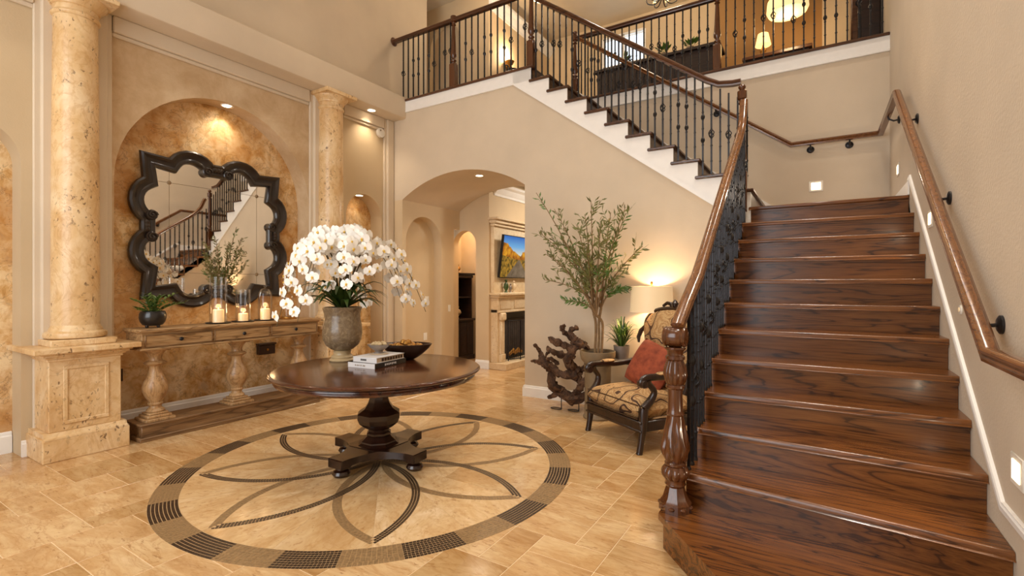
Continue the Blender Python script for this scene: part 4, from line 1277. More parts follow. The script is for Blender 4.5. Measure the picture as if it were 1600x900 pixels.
for s_ in (-1, 1):
    cr_.tube([lean(s_ * .02, 1.25, 0), lean(s_ * .06, 1.30, 0), lean(s_ * .12, 1.31, 0), lean(s_ * .17, 1.28, 0), lean(s_ * .15, 1.255, 0)], [.022, .024, .02, .016, .012], 8)
cr_.lathe([(0, -.03), (.03, -.01), (.035, .02), (.015, .05), (0, .06)], 12, 0, lean(0, 1.27, 0)[1], 1.29)
cr_.build('crest', M['chairwood'], ac_)
for s_ in (-1, 1):
    ear = MB().tube([lean(s_ * .385, 1.06, 0), lean(s_ * .43, 1.0, -.02), lean(s_ * .43, .93, -.04), lean(s_ * .40, .88, -.05)], [.02, .026, .022, .012], 8)
    ear.build('scroll_ear', M['chairwood'], ac_)
    x = s_ * CW
    pth = smooth_path([(x, .03, .40), (x * 1.03, .10, .47), (x * 1.07, .125, .55), (x * 1.05, .07, .62), (x * 1.05, .06, .655)], 4)
    sup = MB().tube(pth, lerp_list([.038, .036, .028, .028, .034], len(pth)), 10)
    sup.build('arm_support', M['chairwood'], ac_)
    pth = smooth_path([(x * 1.05, .0, .60), (x * 1.05, -.01, .64), (x * 1.05, .03, .672), (x * 1.06, .15, .675), (x * 1.02, .35, .665), (x * .93, .52, .69), (x * .82, .62, .74)], 4)
    am = MB().tube(pth, lerp_list([.022, .03, .034, .032, .028, .027, .024], len(pth)), 10, flat=.8)
    am.build('arm', M['chairwood'], ac_)
    MB().lathe([(0, -.04), (.032, -.04), (.036, -.03), (.036, .03), (.032, .04), (0, .04)], 16, x * 1.05, .0, .625, axis='X').build('arm_scroll', M['chairwood'], ac_)
    MB().lathe([(0, 0), (.035, .002), (.04, .012), (.03, .024), (0, .030)], 16, x * 1.05, .24, .69, sy=2.4).build('arm_pad', M['paisley'], ac_)
pw = cushion(.46, .46, .21, 14, 0, pow_=2.4)
pw.xf(Matrix.Rotation(-.24, 4, 'Z'))
o = pw.build('throw_pillow', M['rust'], None, ang=70)
tag(o, 'rust-red velvet throw pillow leaning on the armchair back', 'pillow')
Rz = Matrix.Rotation(math.atan2(-.54, .842), 4, 'Z')
o.matrix_world = Matrix.Translation((-1.68, 4.51, 0)) @ Rz @ Matrix.Translation((.03, .43, .69)) @ Matrix.Rotation(math.radians(66), 4, 'X') @ Matrix.Rotation(.15, 4, 'Y')

# ---------------------------------------------------------------- side table, lamp, grass plant
STX, STY, STZ = -1.74, 5.50, .64
sd = thing('side_table', 'small dark oval side table behind the armchair holding lamp and grass', 'side table', (STX, STY, 0))
MB().lathe([(0, STZ - .03), (.30, STZ - .03), (.315, STZ - .02), (.315, STZ - .006), (.30, STZ), (0, STZ)], 40, sy=.60).build('top', M['chairwood'], sd)
MB().lathe([(.03, .08), (.045, .12), (.06, .2), (.04, .3), (.03, .45), (.045, .6), (.06, STZ - .03)], 20).build('column', M['chairwood'], sd)
MB().lathe([(.15, 0), (.16, .02), (.10, .05), (.05, .09), (.03, .1)], 28).build('base', M['chairwood'], sd)
lp_ = thing('table_lamp', 'table lamp with a glowing cream drum shade behind the armchair', 'lamp', (-1.60, 5.50, STZ))
MB().lathe([(.07, 0), (.075, .012), (.05, .025), (.025, .05), (.045, .10), (.06, .16), (.05, .25), (.02, .33), (.014, .38), (.01, .46)], 24).build('base', M['rattan'], lp_)
MB().lathe([(.009, .46), (.009, .56)], 8).build('stem', M['gold'], lp_)
LS = MB()
LS.lathe([(.238, .555), (.222, .845), (.219, .845), (.235, .555), (.238, .555)], 48, cap=False)
LS.build('lamp_shade', M['shade'], lp_)
sh = MB().lathe([(.004, .56), (.004, .86)], 6)
for a in range(3): sh.tube([(0, 0, .835), (.22 * math.cos(a * 2.1), .22 * math.sin(a * 2.1), .838)], .0025, 5)
sh.build('harp', M['gold'], lp_)
MB().lathe([(.004, .855), (.012, .865), (.016, .88), (.010, .895), (0, .902)], 12).build('finial', M['gold'], lp_)
lamp('POINT', 'table_lamp_light', (-1.60, 5.50, STZ + .69), 26, (1, .74, .44), size=.05)
gp = thing('pewter_pot', 'small pewter pot with saucer on the side table', 'pot', (-1.93, 5.45, STZ))
MB().lathe([(.10, 0), (.11, .006), (.10, .014), (.075, .016), (.082, .05), (.092, .15), (.095, .165), (.088, .165), (.082, .14), (0, .13)], 32).build('pot', M['pewter'], gp)
gg = thing('grass_plant', 'spiky green grass plant in the pewter pot', 'plant', (-1.93, 5.45, STZ + .14))
rg = random.Random(4)
for k in range(70):
    az = k * 2.4; ln = rg.uniform(.22, .35); sp3 = rg.uniform(.3, 1.25)
    d = Vector((math.cos(az), math.sin(az), 0))
    if d.y > .3: sp3 *= .6
    path = [d * (.02 + ln * .75 * sp3 * u) + Vector((0, 0, ln * (1.2 - .55 * sp3) * math.sin(PI * .58 * u) - .05 * sp3 * u ** 3)) for u in [i / 5 for i in range(6)]]
    MB().blade(path, [.014, .020, .021, .017, .010, .001], (0, 0, 1), .3).build('leaf', M['leaf2'] if k % 2 else M['leaf'], gg, fixn=False, ang=80)

# ---------------------------------------------------------------- olive tree
PX, PY = -2.13, 5.22
pt_ = thing('tall_planter', 'tall taupe planter with a bowl-shaped rim behind the driftwood', 'planter', (PX, PY, 0))
MB().lathe([(.16, 0), (.165, .02), (.15, .04), (.145, .30), (.15, .58), (.155, .60), (.12, .61)], 36).build('body', M['potstone'], pt_)
MB().lathe([(.12, .60), (.15, .615), (.185, .66), (.20, .72), (.20, .755), (.185, .755), (.18, .72), (0, .71)], 36).build('rim_bowl', M['potstone'], pt_)
MB().lathe([(0, .712), (.178, .712), (.17, .725), (0, .735)], 28).build('soil', M['soil'], pt_)
tr = thing('olive_tree', 'leafy olive tree with thin forked trunks in the tall planter', 'tree', (PX, PY, .72))
rl = random.Random(8)
def TP(px, py, dy=0.0):
    # branch tip given by its height and side offset measured from the trunk foot
    return Vector((px, dy, py))
tips = [(-.74, 1.88, -.1), (-.78, 1.42, .05), (-.60, 1.70, .1), (-.03, 1.72, -.12), (.30, 1.58, .08), (.36, 1.62, -.1), (.50, 1.20, .05), (-.66, .84, -.05), (-.40, .58, .08), (-.35, 1.50, .2), (-.30, 1.28, -.3), (.14, 1.45, -.25), (.20, 1.02, -.2), (.08, 1.62, .2), (-.72, 1.16, .1), (-.18, 1.60, .05), (.22, .72, .1), (-.46, 1.12, -.28), (.0, 1.2, -.32)]
forks = [(-.05, .46, 0), (.03, .52, .03), (.0, .44, -.04)]
for i, f in enumerate(forks):
    b = (-.03 + .035 * i, .01 * (i - 1), 0)
    MB().tube(smooth_path([b, (b[0] + .012, b[1], .2), (b[0] + .01, b[1], .36), (f[0], f[2], f[1])], 4), .016, 8).build('trunk', M['bark'], tr)
for i, (px, pz, py) in enumerate(tips):
    f = Vector((forks[i % 3][0], forks[i % 3][2], forks[i % 3][1]))
    tip = Vector((px, py, pz))
    mid = f.lerp(tip, .45) + Vector((-.10 * px, 0, .12))
    pth = quadb(f, mid, tip, 14)
    br = MB().tube(pth, lerp_list([.011, .007, .003], 15), 6).build('branch', M['bark'], tr)
    lf = MB()
    twigs = [(pth[j:], 1.0) for j in (4,)]
    for j in range(4, 14, 2):
        for s_ in (-1, 1):
            if rl.random() < .25: continue
            a = rl.uniform(0, 2 * PI)
            d = ((pth[min(j + 1, 14)] - pth[j]).normalized() + Vector((math.cos(a), math.sin(a) * .6, rl.uniform(-.2, .6))) * .75).normalized()
            L_ = rl.uniform(.12, .24)
            twigs.append(([pth[j] + d * (L_ * q / 6) for q in range(7)], .9))
    for tw, sc_ in twigs:
        if len(tw) < 8: lf.tube(tw, .002, 4)
        for q in range(1, len(tw)):
            t_ = (tw[q] - tw[q - 1]).normalized()
            for rep in range(1 if len(tw) < 8 else 2):
                a = rl.uniform(0, 2 * PI)
                orth = t_.orthogonal().normalized(); orth = Matrix.Rotation(a, 3, t_) @ orth
                d = (t_ * .8 + orth * .75).normalized(); L_ = rl.uniform(.060, .092)
                p = tw[q - 1].lerp(tw[q], rl.random())
                lf.blade([p, p + d * L_ * .5, p + d * L_], [.003, .021, .001], tuple(orth.cross(t_)), .15)
    lo = lf.build('foliage', M['olive'] if i % 4 else M['leaf2'], br, fixn=False, ang=80); lo['kind'] = 'stuff'

# ---------------------------------------------------------------- driftwood sculpture
DX, DY = -2.68, 5.33
dw_ = thing('driftwood_sculpture', 'gnarled dark driftwood sculpture on a thin iron stand by the wall', 'sculpture', (DX, DY, 0))
rd = random.Random(12)
def zx0(p): return p[0][0] * .13
def limb(pts, rads, dep=0.0):
    # knotted tapering limb with an irregular surface
    q = [Vector(((zx - 165) * .00252, dep + .06 * math.sin(zx * .05 + zy * .03), (648 - zy) * .00248)) for zx, zy in pts]
    P = smooth_path(q, 7); rr = lerp_list([r * 1.08 for r in rads], len(P))
    rr = [r * (1 + .16 * math.sin(i * 1.7) + rd.uniform(-.1, .1)) for i, r in enumerate(rr)]
    P = [p + Vector((rd.uniform(-.006, .006), rd.uniform(-.006, .006), rd.uniform(-.006, .006))) for p in P]
    mb = MB().tube(P, rr, 12)
    for i in range(len(P)):
        tw = i * .45 + zx0(pts)
        for k in range(12):
            a = 2 * PI * k / 12; f = 1 + .20 * math.sin(3 * a + tw) + .12 * math.sin(5 * a - 1.7 * tw) + rd.uniform(-.10, .10)
            q_ = Vector(mb.v[i * 12 + k]); mb.v[i * 12 + k] = tuple(P[i] + (q_ - P[i]) * f)
    return mb
limbs = [
    ([(38, 340), (58, 385), (95, 425), (118, 470), (140, 530), (180, 565), (245, 588), (310, 560)], [.016, .026, .040, .046, .050, .052, .056, .03], 0),
    ([(15, 425), (70, 420), (130, 445), (200, 470), (262, 478)], [.010, .024, .036, .036, .05], -.05),
    ([(125, 590), (165, 575), (215, 580), (262, 600)], [.018, .032, .04, .03], -.02),
    ([(92, 355), (130, 370), (180, 395), (225, 425), (250, 470)], [.014, .030, .036, .044, .05], .05),
    ([(120, 305), (165, 318), (215, 345), (250, 350)], [.020, .036, .036, .03], -.03),
    ([(185, 242), (195, 270), (222, 312), (248, 345)], [.030, .024, .028, .032], .04),
    ([(262, 245), (232, 268), (262, 300), (300, 318), (322, 345)], [.026, .026, .032, .04, .02], -.06),
    ([(310, 320), (270, 335), (245, 365), (228, 410), (250, 470), (285, 500)], [.02, .040, .046, .046, .05, .03], 0),
    ([(250, 470), (290, 430), (300, 400)], [.03, .022, .012], .05),
    ([(320, 480), (290, 520), (262, 560), (245, 590)], [.03, .036, .038, .03], .03),
    ([(100, 425), (120, 405), (150, 440)], [.02, .022, .02], .03),
    ([(118, 370), (100, 385), (98, 402)], [.02, .014, .008], .05),
]
for pts, rads, dep in limbs: limb(pts, rads, dep).build('limb', M['drift'], dw_, ang=34)
sdm = MB()
for (x, y) in ((.04, 0), (.26, .02)):
    sdm.tube([(x, y, 0.004), (x, y, .17)], .006, 6)
    sdm.tube([(x + .07 * math.cos(a) - .07, y + .04 * math.sin(a), .006) for a in [k * 2 * PI / 16 for k in range(17)]], .005, 6)
sdm.build('iron_stand', M['iron'], dw_)

# ---------------------------------------------------------------- lights, switches and small wall fittings
def can_light(loc, label, power, nrm=(0, 0, -1), r=.055, spot=1.7):
    n = Vector(nrm).normalized()
    t = thing('recessed_light', label, 'light', loc, group='recessed downlights')
    q = n.to_track_quat('Z', 'Y').to_matrix().to_4x4()
    MB().lathe([(r, 0), (r + .018, 0), (r + .016, .006), (r, .008), (r, 0)], 28, cap=False).xf(q).build('trim_ring', M['white'], t)
    MB().lathe([(0, .001), (r, .001), (r, .003), (0, .003)], 24).xf(q).build('lens', M['can'], t)
    p = Vector(loc) + n * .02
    l = lamp('SPOT', 'recessed_spot', p, power, WARM, size=.04, spot=spot, blend=.9)
    l.rotation_euler = (-n).to_track_quat('Z', 'Y').to_euler()
can_light((-5.74, 5.16, 4.14), 'small recessed downlight in the beam soffit near the wall corner', 26, spot=1.9)
can_light((-5.74, .72, 4.14), 'recessed downlight in the beam soffit over the left bay', 26, spot=1.9)
can_light((-5.99, 3.16, 3.638), 'recessed downlight at the crown of the large ochre niche', 20, spot=2.2)
can_light((-6.02, 5.165, 2.883), 'tiny recessed downlight in the small niche beside the far column', 5, spot=2.0)
can_light((-4.45, 6.15, 3.188), 'recessed downlight in the low passage vault', 85, spot=2.4)
sm = thing('smoke_detector', 'round white alarm sounder high on the wall by the far column', 'smoke detector', (XW, 5.47, 3.90))
MB().lathe([(.075, 0), (.078, .02), (.070, .045), (0, .05)], 32, axis='X').build('body', M['plastic'], sm)
MB().lathe([(.012, .048), (.012, .055), (0, .056)], 12, 0, -.025, .03, axis='X').build('button', M['etch'], sm)
def plate(name, label, cat, loc, w, h, axis, mat, lens=None):
    t = thing(name, label, cat, loc)
    if axis == 'X':
        MB().box(0, .008, -w / 2, w / 2, -h / 2, h / 2, .003).build('plate', mat, t)
        MB().box(.007, .012, -w * .2, w * .2, -h * .25, h * .25, .002).build('rocker', lens or mat, t)
    elif axis == '-X':
        MB().box(-.008, 0, -w / 2, w / 2, -h / 2, h / 2, .003).build('plate', mat, t)
        MB().box(-.012, -.007, -w * .3, w * .3, -h * .32, h * .32, .002).build('lens', lens or mat, t)
    else:
        MB().box(-w / 2, w / 2, -.008, 0, -h / 2, h / 2, .003).build('plate', mat, t)
        MB().box(-w * .34, w * .34, -.012, -.007, -h * .34, h * .34, .002).build('lens', lens or mat, t)
    return t
plate('light_switch', 'white double switch plate inside the tall blind arch', 'switch', (-5.84, 6.50, 1.24), .10, .12, 'X', M['plastic'])
plate('wall_outlet', 'white outlet plate low inside the tall blind arch', 'outlet', (-5.84, 6.46, .60), .09, .13, 'X', M['plastic'])
plate('light_switch', 'white single switch on the passage pier beside the tall arch', 'switch', (AX0, 6.90, 1.08), .07, .12, 'X', M['plastic'])
SL = [((-.042, YB, 2.728), 'Y', 'square glowing step light on the landing wall', 'Y'), ((XR, 6.44, 2.695), '-X', 'glowing step light on the right wall by the landing', 'X'), ((XR, 4.68, 1.985), '-X', 'glowing step light halfway up the right wall', 'X'), ((XR, 2.807, .735), '-X', 'glowing step light low on the right wall near the first steps', 'X')]
for loc, ax, lab, a in SL:
    plate('step_light', lab, 'step light', loc, .15, .13, ax, M['plastic'], M['steplight'])
    off = (0, -.05, 0) if a == 'Y' else (-.05, 0, 0)
    lamp('AREA', 'step_lamp', Vector(loc) + Vector(off), 2.5, WARM, (-PI / 2 if a == 'Y' else 0, 0 if a == 'Y' else PI / 2, 0), .08)
sn = thing('wall_sensor', 'small oval white sensor on the right wall below the handrail', 'sensor', (XR, 3.775, 1.357))
MB().lathe([(.028, 0), (.026, -.008), (0, -.010)], 20, axis='X').build('body', M['plastic'], sn)
MB().lathe([(.014, -.008), (.012, -.013), (0, -.014)], 16, axis='X').build('lens', M['shade'], sn)

# ---------------------------------------------------------------- living room beyond the arch
fp_ = thing('fireplace', 'carved cream stone fireplace with mantel and hearth seen through the arch', 'fireplace', (-5.0, 8.1, 0))
Y0f, Y1f = 7.26, 9.2
MB().box(-5.0, -4.63, YB, 9.4, 0, .115, .006).build('hearth', M['mantel'], fp_, rel=fp_)
for (a, b) in ((Y0f, Y0f + .24), (Y1f - .24, Y1f)):
    j = MB().box(-5.0, -4.86, a, b, .115, 1.06, .006).build('jamb', M['mantel'], fp_, rel=fp_)
    c_ = (a + b) / 2
    MB().box(-4.87, -4.80, c_ - .07, c_ + .07, .115, .26, .008).box(-4.87, -4.81, c_ - .055, c_ + .055, .26, .86, .012).box(-4.87, -4.78, c_ - .075, c_ + .075, .86, 1.0, .02).build('pilaster', M['mantel'], j, rel=fp_)
MB().box(-5.0, -4.84, Y0f, Y1f, 1.02, 1.27, .006).box(-5.0, -4.82, Y0f, Y1f, 1.0, 1.03, .006).build('frieze', M['mantel'], fp_, rel=fp_)
for i in range(4):
    a = Y0f + .06 + i * .47
    MB().box(-4.842, -4.828, a, a + .38, 1.06, 1.23, .008).build('frieze_panel', M['mantel'], fp_, rel=fp_)
MB().box(-5.0, -4.76, Y0f - .06, Y1f + .06, 1.31, 1.36, .01).box(-5.0, -4.80, Y0f - .03, Y1f + .03, 1.27, 1.31, .01).build('mantel_shelf', M['mantel'], fp_, rel=fp_)
MB().box(-5.0, -4.93, Y0f, Y1f, 1.36, 2.58, .006).build('overmantel', M['mantel'], fp_, rel=fp_)
MB().box(-5.0, -4.80, Y0f - .10, Y1f + .1, 2.66, 2.70, .01).box(-5.0, -4.85, Y0f - .06, Y1f + .06, 2.60, 2.66, .012).box(-5.0, -4.89, Y0f - .03, Y1f + .03, 2.55, 2.60, .01).build('cornice', M['mantel'], fp_, rel=fp_)
MB().box(-4.998, -4.965, Y0f + .24, Y1f - .24, .115, 1.0).build('firebox', M['black'], fp_, rel=fp_, smooth=False)
MB().box(-4.97, -4.94, Y0f + .30, Y1f - .30, .16, .86).build('fire_back', M['firebrick'], fp_, rel=fp_, smooth=False)
fs_ = thing('fire_screen', 'black iron folding fire screen with scrolled handles on the hearth', 'fire screen', (-4.80, 7.95, .115))
for (y0, y1, x0, x1) in ((-.42, -.14, .0, .09), (-.14, .28, .09, .09), (.28, .55, .09, .0)):
    p = MB()
    for (a, b) in (((x0, y0, 0.0), (x0, y0, .74)), ((x1, y1, 0.0), (x1, y1, .74)), ((x0, y0, .03), (x1, y1, .03)), ((x0, y0, .73), (x1, y1, .73))): p.tube([a, b], .010, 6)
    for q in range(1, 6):
        u = q / 6; p.tube([(x0 + (x1 - x0) * u, y0 + (y1 - y0) * u, .03), (x0 + (x1 - x0) * u, y0 + (y1 - y0) * u, .73)], .003, 4)
    p.build('panel', M['iron'], fs_)
h_ = MB()
for s_ in (-1, 1): h_.tube([(.09, .07 + s_ * (.03 + .09 * math.sin(k * .7)), .74 + .10 * math.sin(k * .45)) for k in range(7)], .006, 6)
h_.build('scroll_handle', M['iron'], fs_)
for i in range(4):
    lg_ = MB().tube([(-4.915 + .012 * (i % 2), 7.72 + .09 * i, .20 + .05 * (i % 2)), (-4.90, 7.88 + .09 * i, .22 + .06 * ((i + 1) % 2))], .03, 8)
    tag(lg_.build('fire_log', M['gold']), 'pale ceramic log stacked in the dark firebox', 'log', 'logs in the firebox')
tv = thing('television', 'wall-mounted television showing an autumn vineyard road', 'television', (-4.86, 7.95, 2.02))
tv.rotation_euler = (0, .13, 0)
MB().box(0, .05, -.62, .62, -.39, .39, .006).build('case', M['black'], tv)
MB().box(-.075, 0, -.15, .15, -.12, .12, .004).build('wall_mount', M['iron'], tv)
t = NT('television_picture')
tc = t.n('ShaderNodeTexCoord'); sx = t.n('ShaderNodeSeparateXYZ'); t.l(tc.outputs['Object'], sx.inputs[0])
yy, zz = sx.outputs['Y'], sx.outputs['Z']
nz = t.noise(tc.outputs['Object'], 7, 6, .65)
sky = t.ramp(t.math('ADD', t.math('MULTIPLY', zz, 1.6), .25), [(.2, lin(250, 236, 190)), (.55, lin(110, 176, 226)), (.85, lin(30, 104, 190))])
trees = t.ramp(nz, [(.30, lin(36, 40, 12)), (.5, lin(170, 96, 14)), (.68, lin(236, 168, 40))])
edge = t.math('ADD', t.math('MULTIPLY', t.math('ABSOLUTE', t.math('ADD', yy, .05)), .46), t.math('ADD', t.math('MULTIPLY', nz, .22), -.09))
col = t.mix(sky, trees, t.math('LESS_THAN', zz, edge))
field = t.ramp(t.noise(tc.outputs['Object'], 16, 4), [(.35, lin(60, 52, 16)), (.6, lin(176, 130, 40))])
col = t.mix(col, field, t.math('LESS_THAN', zz, t.math('ADD', t.math('MULTIPLY', t.math('ABSOLUTE', yy), .12), -.05)))
road = t.math('LESS_THAN', t.math('ABSOLUTE', t.math('ADD', yy, .02)), t.math('MULTIPLY', t.math('ADD', zz, .03), -1.15))
col = t.mix(col, t.ramp(nz, [(.3, lin(84, 70, 54)), (.7, lin(140, 120, 96))]), road)
t.color((0.01, 0.01, 0.01, 1)); t.l(col, t.p.inputs['Emission Color']); t.p.inputs['Emission Strength'].default_value = .9; t.set(rough=.2)
MB().box(.0505, .053, -.605, .605, -.375, .375).build('screen', t.m, tv, smooth=False)
for (y, h, w, mt, nm, lb) in ((7.55, .22, .05, 'leaf', 'mantel_vase', 'dark green vase on the mantel shelf'), (7.70, .15, .03, 'pewter', 'mantel_candlestick', 'grey candlestick on the mantel shelf'), (7.82, .20, .05, 'mantel', 'mantel_jar', 'cream jar on the mantel shelf')):
    v_ = thing(nm, lb, 'ornament', (-4.86, y, 1.36))
    MB().lathe([(w * .6, 0), (w * .7, h * .05), (w * .4, h * .15), (w, h * .45), (w * .8, h * .7), (w * .35, h * .85), (w * .5, h)], 16).build('body', M[mt], v_)
    MB().lathe([(w * .5, h), (w * .55, h * 1.03), (w * .3, h * 1.08), (0, h * 1.1)], 16).build('neck', M[mt], v_)
# bookcase hutch in the small room
hb = thing('bookcase_hutch', 'espresso wood hutch with open shelves in the room behind the narrow arch', 'bookcase', (-6.1, 7.74, 0))
HY0, HY1, HX = 7.40, 8.09, -6.0
MB().box(-6.41, HX, HY0, HY1, .08, .78, .004).build('lower_body', M['darkwood'], hb, rel=hb)
MB().box(-6.41, HX + .02, HY0 - .01, HY1 + .02, 0, .09, .006).build('plinth', M['darkwood'], hb, rel=hb)
MB().box(-6.41, HX + .03, HY0 - .01, HY1 + .03, .78, .82, .008).build('counter', M['darkwood'], hb, rel=hb)
for i in range(3):
    a = HY0 + .03 + i * .22
    d_ = MB().box(HX, HX + .016, a, a + .20, .13, .74, .004).build('door', M['darkwood'], hb, rel=hb)
    MB().box(HX + .015, HX + .024, a + .035, a + .165, .18, .69, .006).build('door_panel', M['darkwood'], d_, rel=hb)
MB().box(-6.41, -6.39, HY0, HY1, .82, 1.66).build('back_panel', M['black'], hb, rel=hb, smooth=False)
for y in (HY0, HY1 - .03): MB().box(-6.39, HX - .04, y, y + .03, .82, 1.66).build('side_panel', M['darkwood'], hb, rel=hb, smooth=False)
for z in (1.24,): MB().box(-6.39, HX - .05, HY0 + .03, HY1 - .03, z, z + .02).build('shelf', M['darkwood'], hb, rel=hb, smooth=False)
MB().box(-6.41, HX + .01, HY0 - .02, HY1 + .05, 1.70, 1.74, .01).box(-6.41, HX - .02, HY0 - .01, HY1 + .02, 1.64, 1.70, .01).build('cornice', M['darkwood'], hb, rel=hb)
for (y, z, h, w, mt, nm, lb, cat) in ((7.62, 1.74, .34, .10, 'bronze', 'bronze_urn', 'dark bronze urn on top of the hutch', 'urn'), (7.76, 1.74, .16, .06, 'gold', 'gold_jar', 'small gold jar on top of the hutch', 'jar'), (7.68, 1.26, .20, .05, 'gold', 'gold_figurine', 'gold figurine on the upper hutch shelf', 'figurine'), (7.72, .82, .24, .10, 'rattan', 'coral_ornament', 'pale coral ornament on the hutch counter', 'ornament')):
    v_ = thing(nm, lb, cat, (-6.15, y, z))
    MB().lathe([(w * .5, 0), (w * .6, h * .06), (w * .3, h * .16), (w, h * .5), (w * .85, h * .72), (w * .4, h * .86), (w * .55, h)], 16).build('body', M[mt], v_)
    MB().lathe([(w * .55, h), (w * .5, h * 1.04), (w * .15, h * 1.1), (0, h * 1.14)], 12).build('lid', M[mt], v_)
lamp('AREA', 'living_fill', (-3.5, 8.4, 3.36), 60, SOFT, (0, .25, 0), .6)  # fill light added for the living room, no fixture behind it
lamp('SPOT', 'mantel_fill', (-4.45, 7.75, 3.36), 60, WARM, (0, -.32, 0), size=.05, spot=1.6, blend=.8)  # spot added to brighten the mantel, no lamp modelled here
lamp('POINT', 'study_fill', (-5.5, 7.75, 3.0), 34, WARM, size=.1)  # bare point light added to lift the dark small room

# ---------------------------------------------------------------- upstairs hall
kb = thing('hall_cabinet', 'long low espresso cabinet behind the gallery railing upstairs', 'cabinet', (-2.4, 8.6, Z2))
MB().box(-3.45, -1.40, 8.45, 8.85, Z2, 5.36).build('body', M['darkwood'], kb, rel=kb, smooth=False)
MB().box(-3.50, -1.35, 8.40, 8.90, 5.36, 5.41, .008).build('top', M['darkwood'], kb, rel=kb)
for i in range(4): MB().box(-3.40 + i * .5, -2.95 + i * .5, 8.435, 8.45, Z2 + .12, 5.30, .006).build('door', M['darkwood'], kb, rel=kb)
rh = random.Random(31)
for (x, lb) in ((-3.0, 'small leafy plant on the hall cabinet nearest the window'), (-2.28, 'small leafy plant in the middle of the hall cabinet'), (-1.85, 'small leafy plant at the right end of the hall cabinet')):
    p_ = thing('cabinet_plant', lb, 'plant', (x, 8.6, 5.41), group='plants on the hall cabinet')
    MB().lathe([(.05, 0), (.07, .08), (.065, .09), (0, .08)], 16).build('pot', M['potstone'], p_)
    lf = MB()
    for k in range(40):
        d = Vector((rh.uniform(-1, 1), rh.uniform(-1, 1), rh.uniform(.1, 1.2))).normalized() * rh.uniform(.10, .20)
        c_ = Vector((0, 0, .09)); lf.blade([c_ + d * .5, c_ + d * .8, c_ + d * 1.1], [.01, .05, .004], (.2, .1, 1), .2)
    o = lf.build('foliage', M['leaf2'], p_, fixn=False, ang=80); o['kind'] = 'stuff'
dr_ = thing('dresser', 'dark wood dresser against the golden upstairs wall', 'dresser', (-.6, 9.2, Z2))
MB().box(-1.05, -.15, 9.0, 9.40, Z2, 5.22).build('body', M['darkwood'], dr_, rel=dr_, smooth=False)
MB().box(-1.10, -.10, 8.96, 9.41, 5.22, 5.28, .01).build('top', M['rail_x'], dr_, rel=dr_)
for i in range(3): MB().box(-1.0, -.2, 8.985, 9.0, Z2 + .08 + i * .23, Z2 + .28 + i * .23, .006).build('drawer', M['darkwood'], dr_, rel=dr_)
dl = thing('dresser_lamp', 'small lamp with a cream shade on the upstairs dresser', 'lamp', (-.80, 9.12, 5.28))
MB().lathe([(.06, 0), (.065, .01), (.03, .04), (.05, .10), (.02, .16), (.01, .20)], 16).build('base', M['gold'], dl)
MB().lathe([(.12, .19), (.08, .38), (.078, .38), (.117, .19), (.12, .19)], 28, cap=False).build('lamp_shade', M['shade_up'], dl)
pn = thing('pendant_lamp', 'large glowing drum pendant hanging in the upstairs gallery', 'pendant lamp', (-.42, 8.55, CEIL))
MB().lathe([(.06, 0), (.06, -.02), (.008, -.03), (.008, -.98)], 16).build('rod', M['bronze'], pn)
MB().lathe([(.0, -.97), (.27, -.97), (.275, -1.0), (.285, -1.12), (.26, -1.17), (.16, -1.20), (0, -1.21)], 36).build('lamp_shade', M['shade_up'], pn)
lamp('POINT', 'pendant_light', (-.42, 8.55, CEIL - 1.35), 16, (1, .72, .4), size=.12)
ar = thing('armoire', 'tall black armoire with a carved wood edge beside the right wall upstairs', 'armoire', (.55, 8.2, Z2))
MB().box(.44, .685, 7.95, 8.5, Z2, 6.5, .006).build('body', M['black'], ar, rel=ar)
MB().box(.35, .44, 7.98, 8.5, Z2, 6.5, .02).build('carved_edge', M['rail_x'], ar, rel=ar)
MB().box(.46, .66, 7.935, 7.952, Z2 + .2, 6.3, .006).build('door', M['darkwood'], ar, rel=ar)
lx_ = thing('hall_chandelier', 'black iron chandelier hanging in the upstairs hall', 'chandelier', (-2.15, 8.0, CEIL))
MB().lathe([(.05, 0), (.05, -.02), (.01, -.03), (.01, -.64), (.03, -.67), (.01, -.70), (0, -.71)], 16).build('stem', M['iron'], lx_)
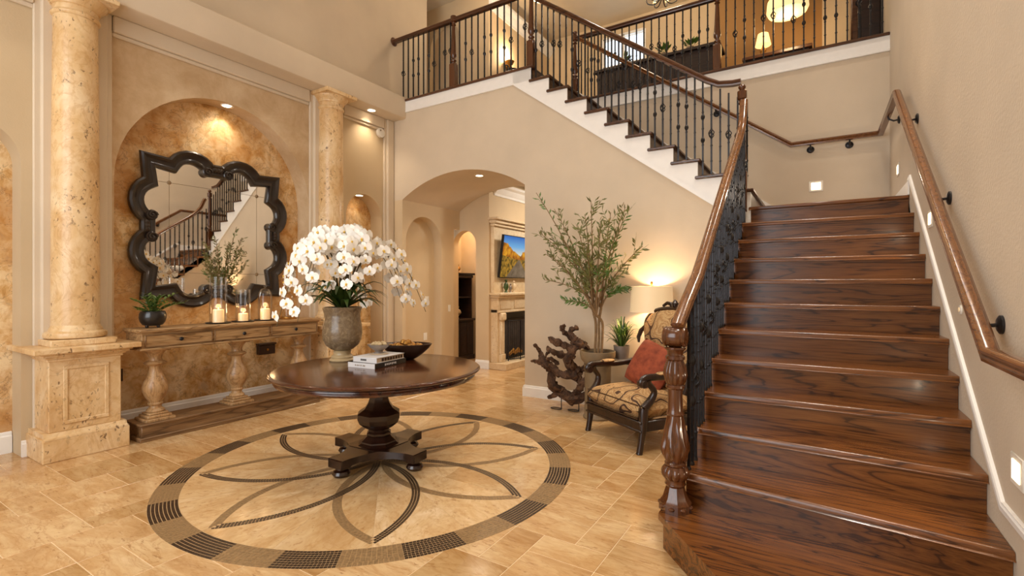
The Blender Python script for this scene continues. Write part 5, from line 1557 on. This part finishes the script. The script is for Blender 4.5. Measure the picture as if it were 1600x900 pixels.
for q in range(8):
    a = q * PI / 4
    ca, sa = math.cos(a), math.sin(a)
    MB().tube(smooth_path([(.02 * ca, .02 * sa, -.66), (.12 * ca, .12 * sa, -.74), (.24 * ca, .24 * sa, -.70), (.26 * ca, .26 * sa, -.62)], 3), .009, 6).build('arm', M['iron'], lx_)
    MB().lathe([(0, -.62), (.03, -.615), (.02, -.59), (.015, -.54), (0, -.53)], 10, .26 * ca, .26 * sa).build('candle_cup', M['shade_up'], lx_)
lamp('POINT', 'chandelier_light', (-2.1, 8.0, CEIL - .42), 30, WARM, size=.2)
ht = thing('hall_table', 'low dark wooden stand under the urn on the upper hall floor', 'stand', (-4.77, 7.62, Z2))
MB().box(-.19, .19, -.22, .22, .40, .44, .008).build('top', M['darkwood'], ht)
for sx_ in (-.15, .15):
    for sy_ in (-.18, .18): MB().box(sx_ - .02, sx_ + .02, sy_ - .02, sy_ + .02, 0, .40).build('leg', M['darkwood'], ht, smooth=False)
un = thing('iron_urn', 'dark round urn with curled iron handles behind the balcony railing', 'urn', (-4.77, 7.62, Z2 + .44))
MB().lathe([(.09, 0), (.10, .02), (.05, .05), (.045, .14), (.08, .19), (.15, .28), (.17, .38), (.14, .46), (.10, .50), (.12, .54), (.09, .54)], 28).build('body', M['bronze'], un)
for s_ in (-1, 1):
    MB().tube(smooth_path([(0, s_ * .15, .32), (0, s_ * .24, .40), (0, s_ * .23, .54), (0, s_ * .15, .56), (0, s_ * .13, .48)], 4), .012, 8).build('handle', M['iron'], un)
sc = thing('wall_sconce', 'small lit uplight sconce on the upper hall wall', 'sconce', (-5.0, 7.75, 5.62))
MB().lathe([(.02, -.06), (.06, .0), (.09, .05), (.085, .05), (0, .01)], 20, .09, 0, 0).build('bowl', M['gold'], sc)
MB().box(0, .05, -.03, .03, -.06, .03, .005).build('bracket', M['gold'], sc)
lamp('POINT', 'sconce_light', (-4.87, 7.75, 5.78), 20, (1, .74, .45), size=.05)
lamp('POINT', 'hall_fill', (-4.2, 6.6, 6.5), 30, WARM, size=.15)  # point light without a fixture, added to brighten the balcony and upper left wall

# assumed, unseen wall-washing downlight high on the right wall, and one over the passage
can_light((.42, 4.3, CEIL), 'assumed recessed wall washer in the high ceiling beside the right wall', 170, spot=1.1)
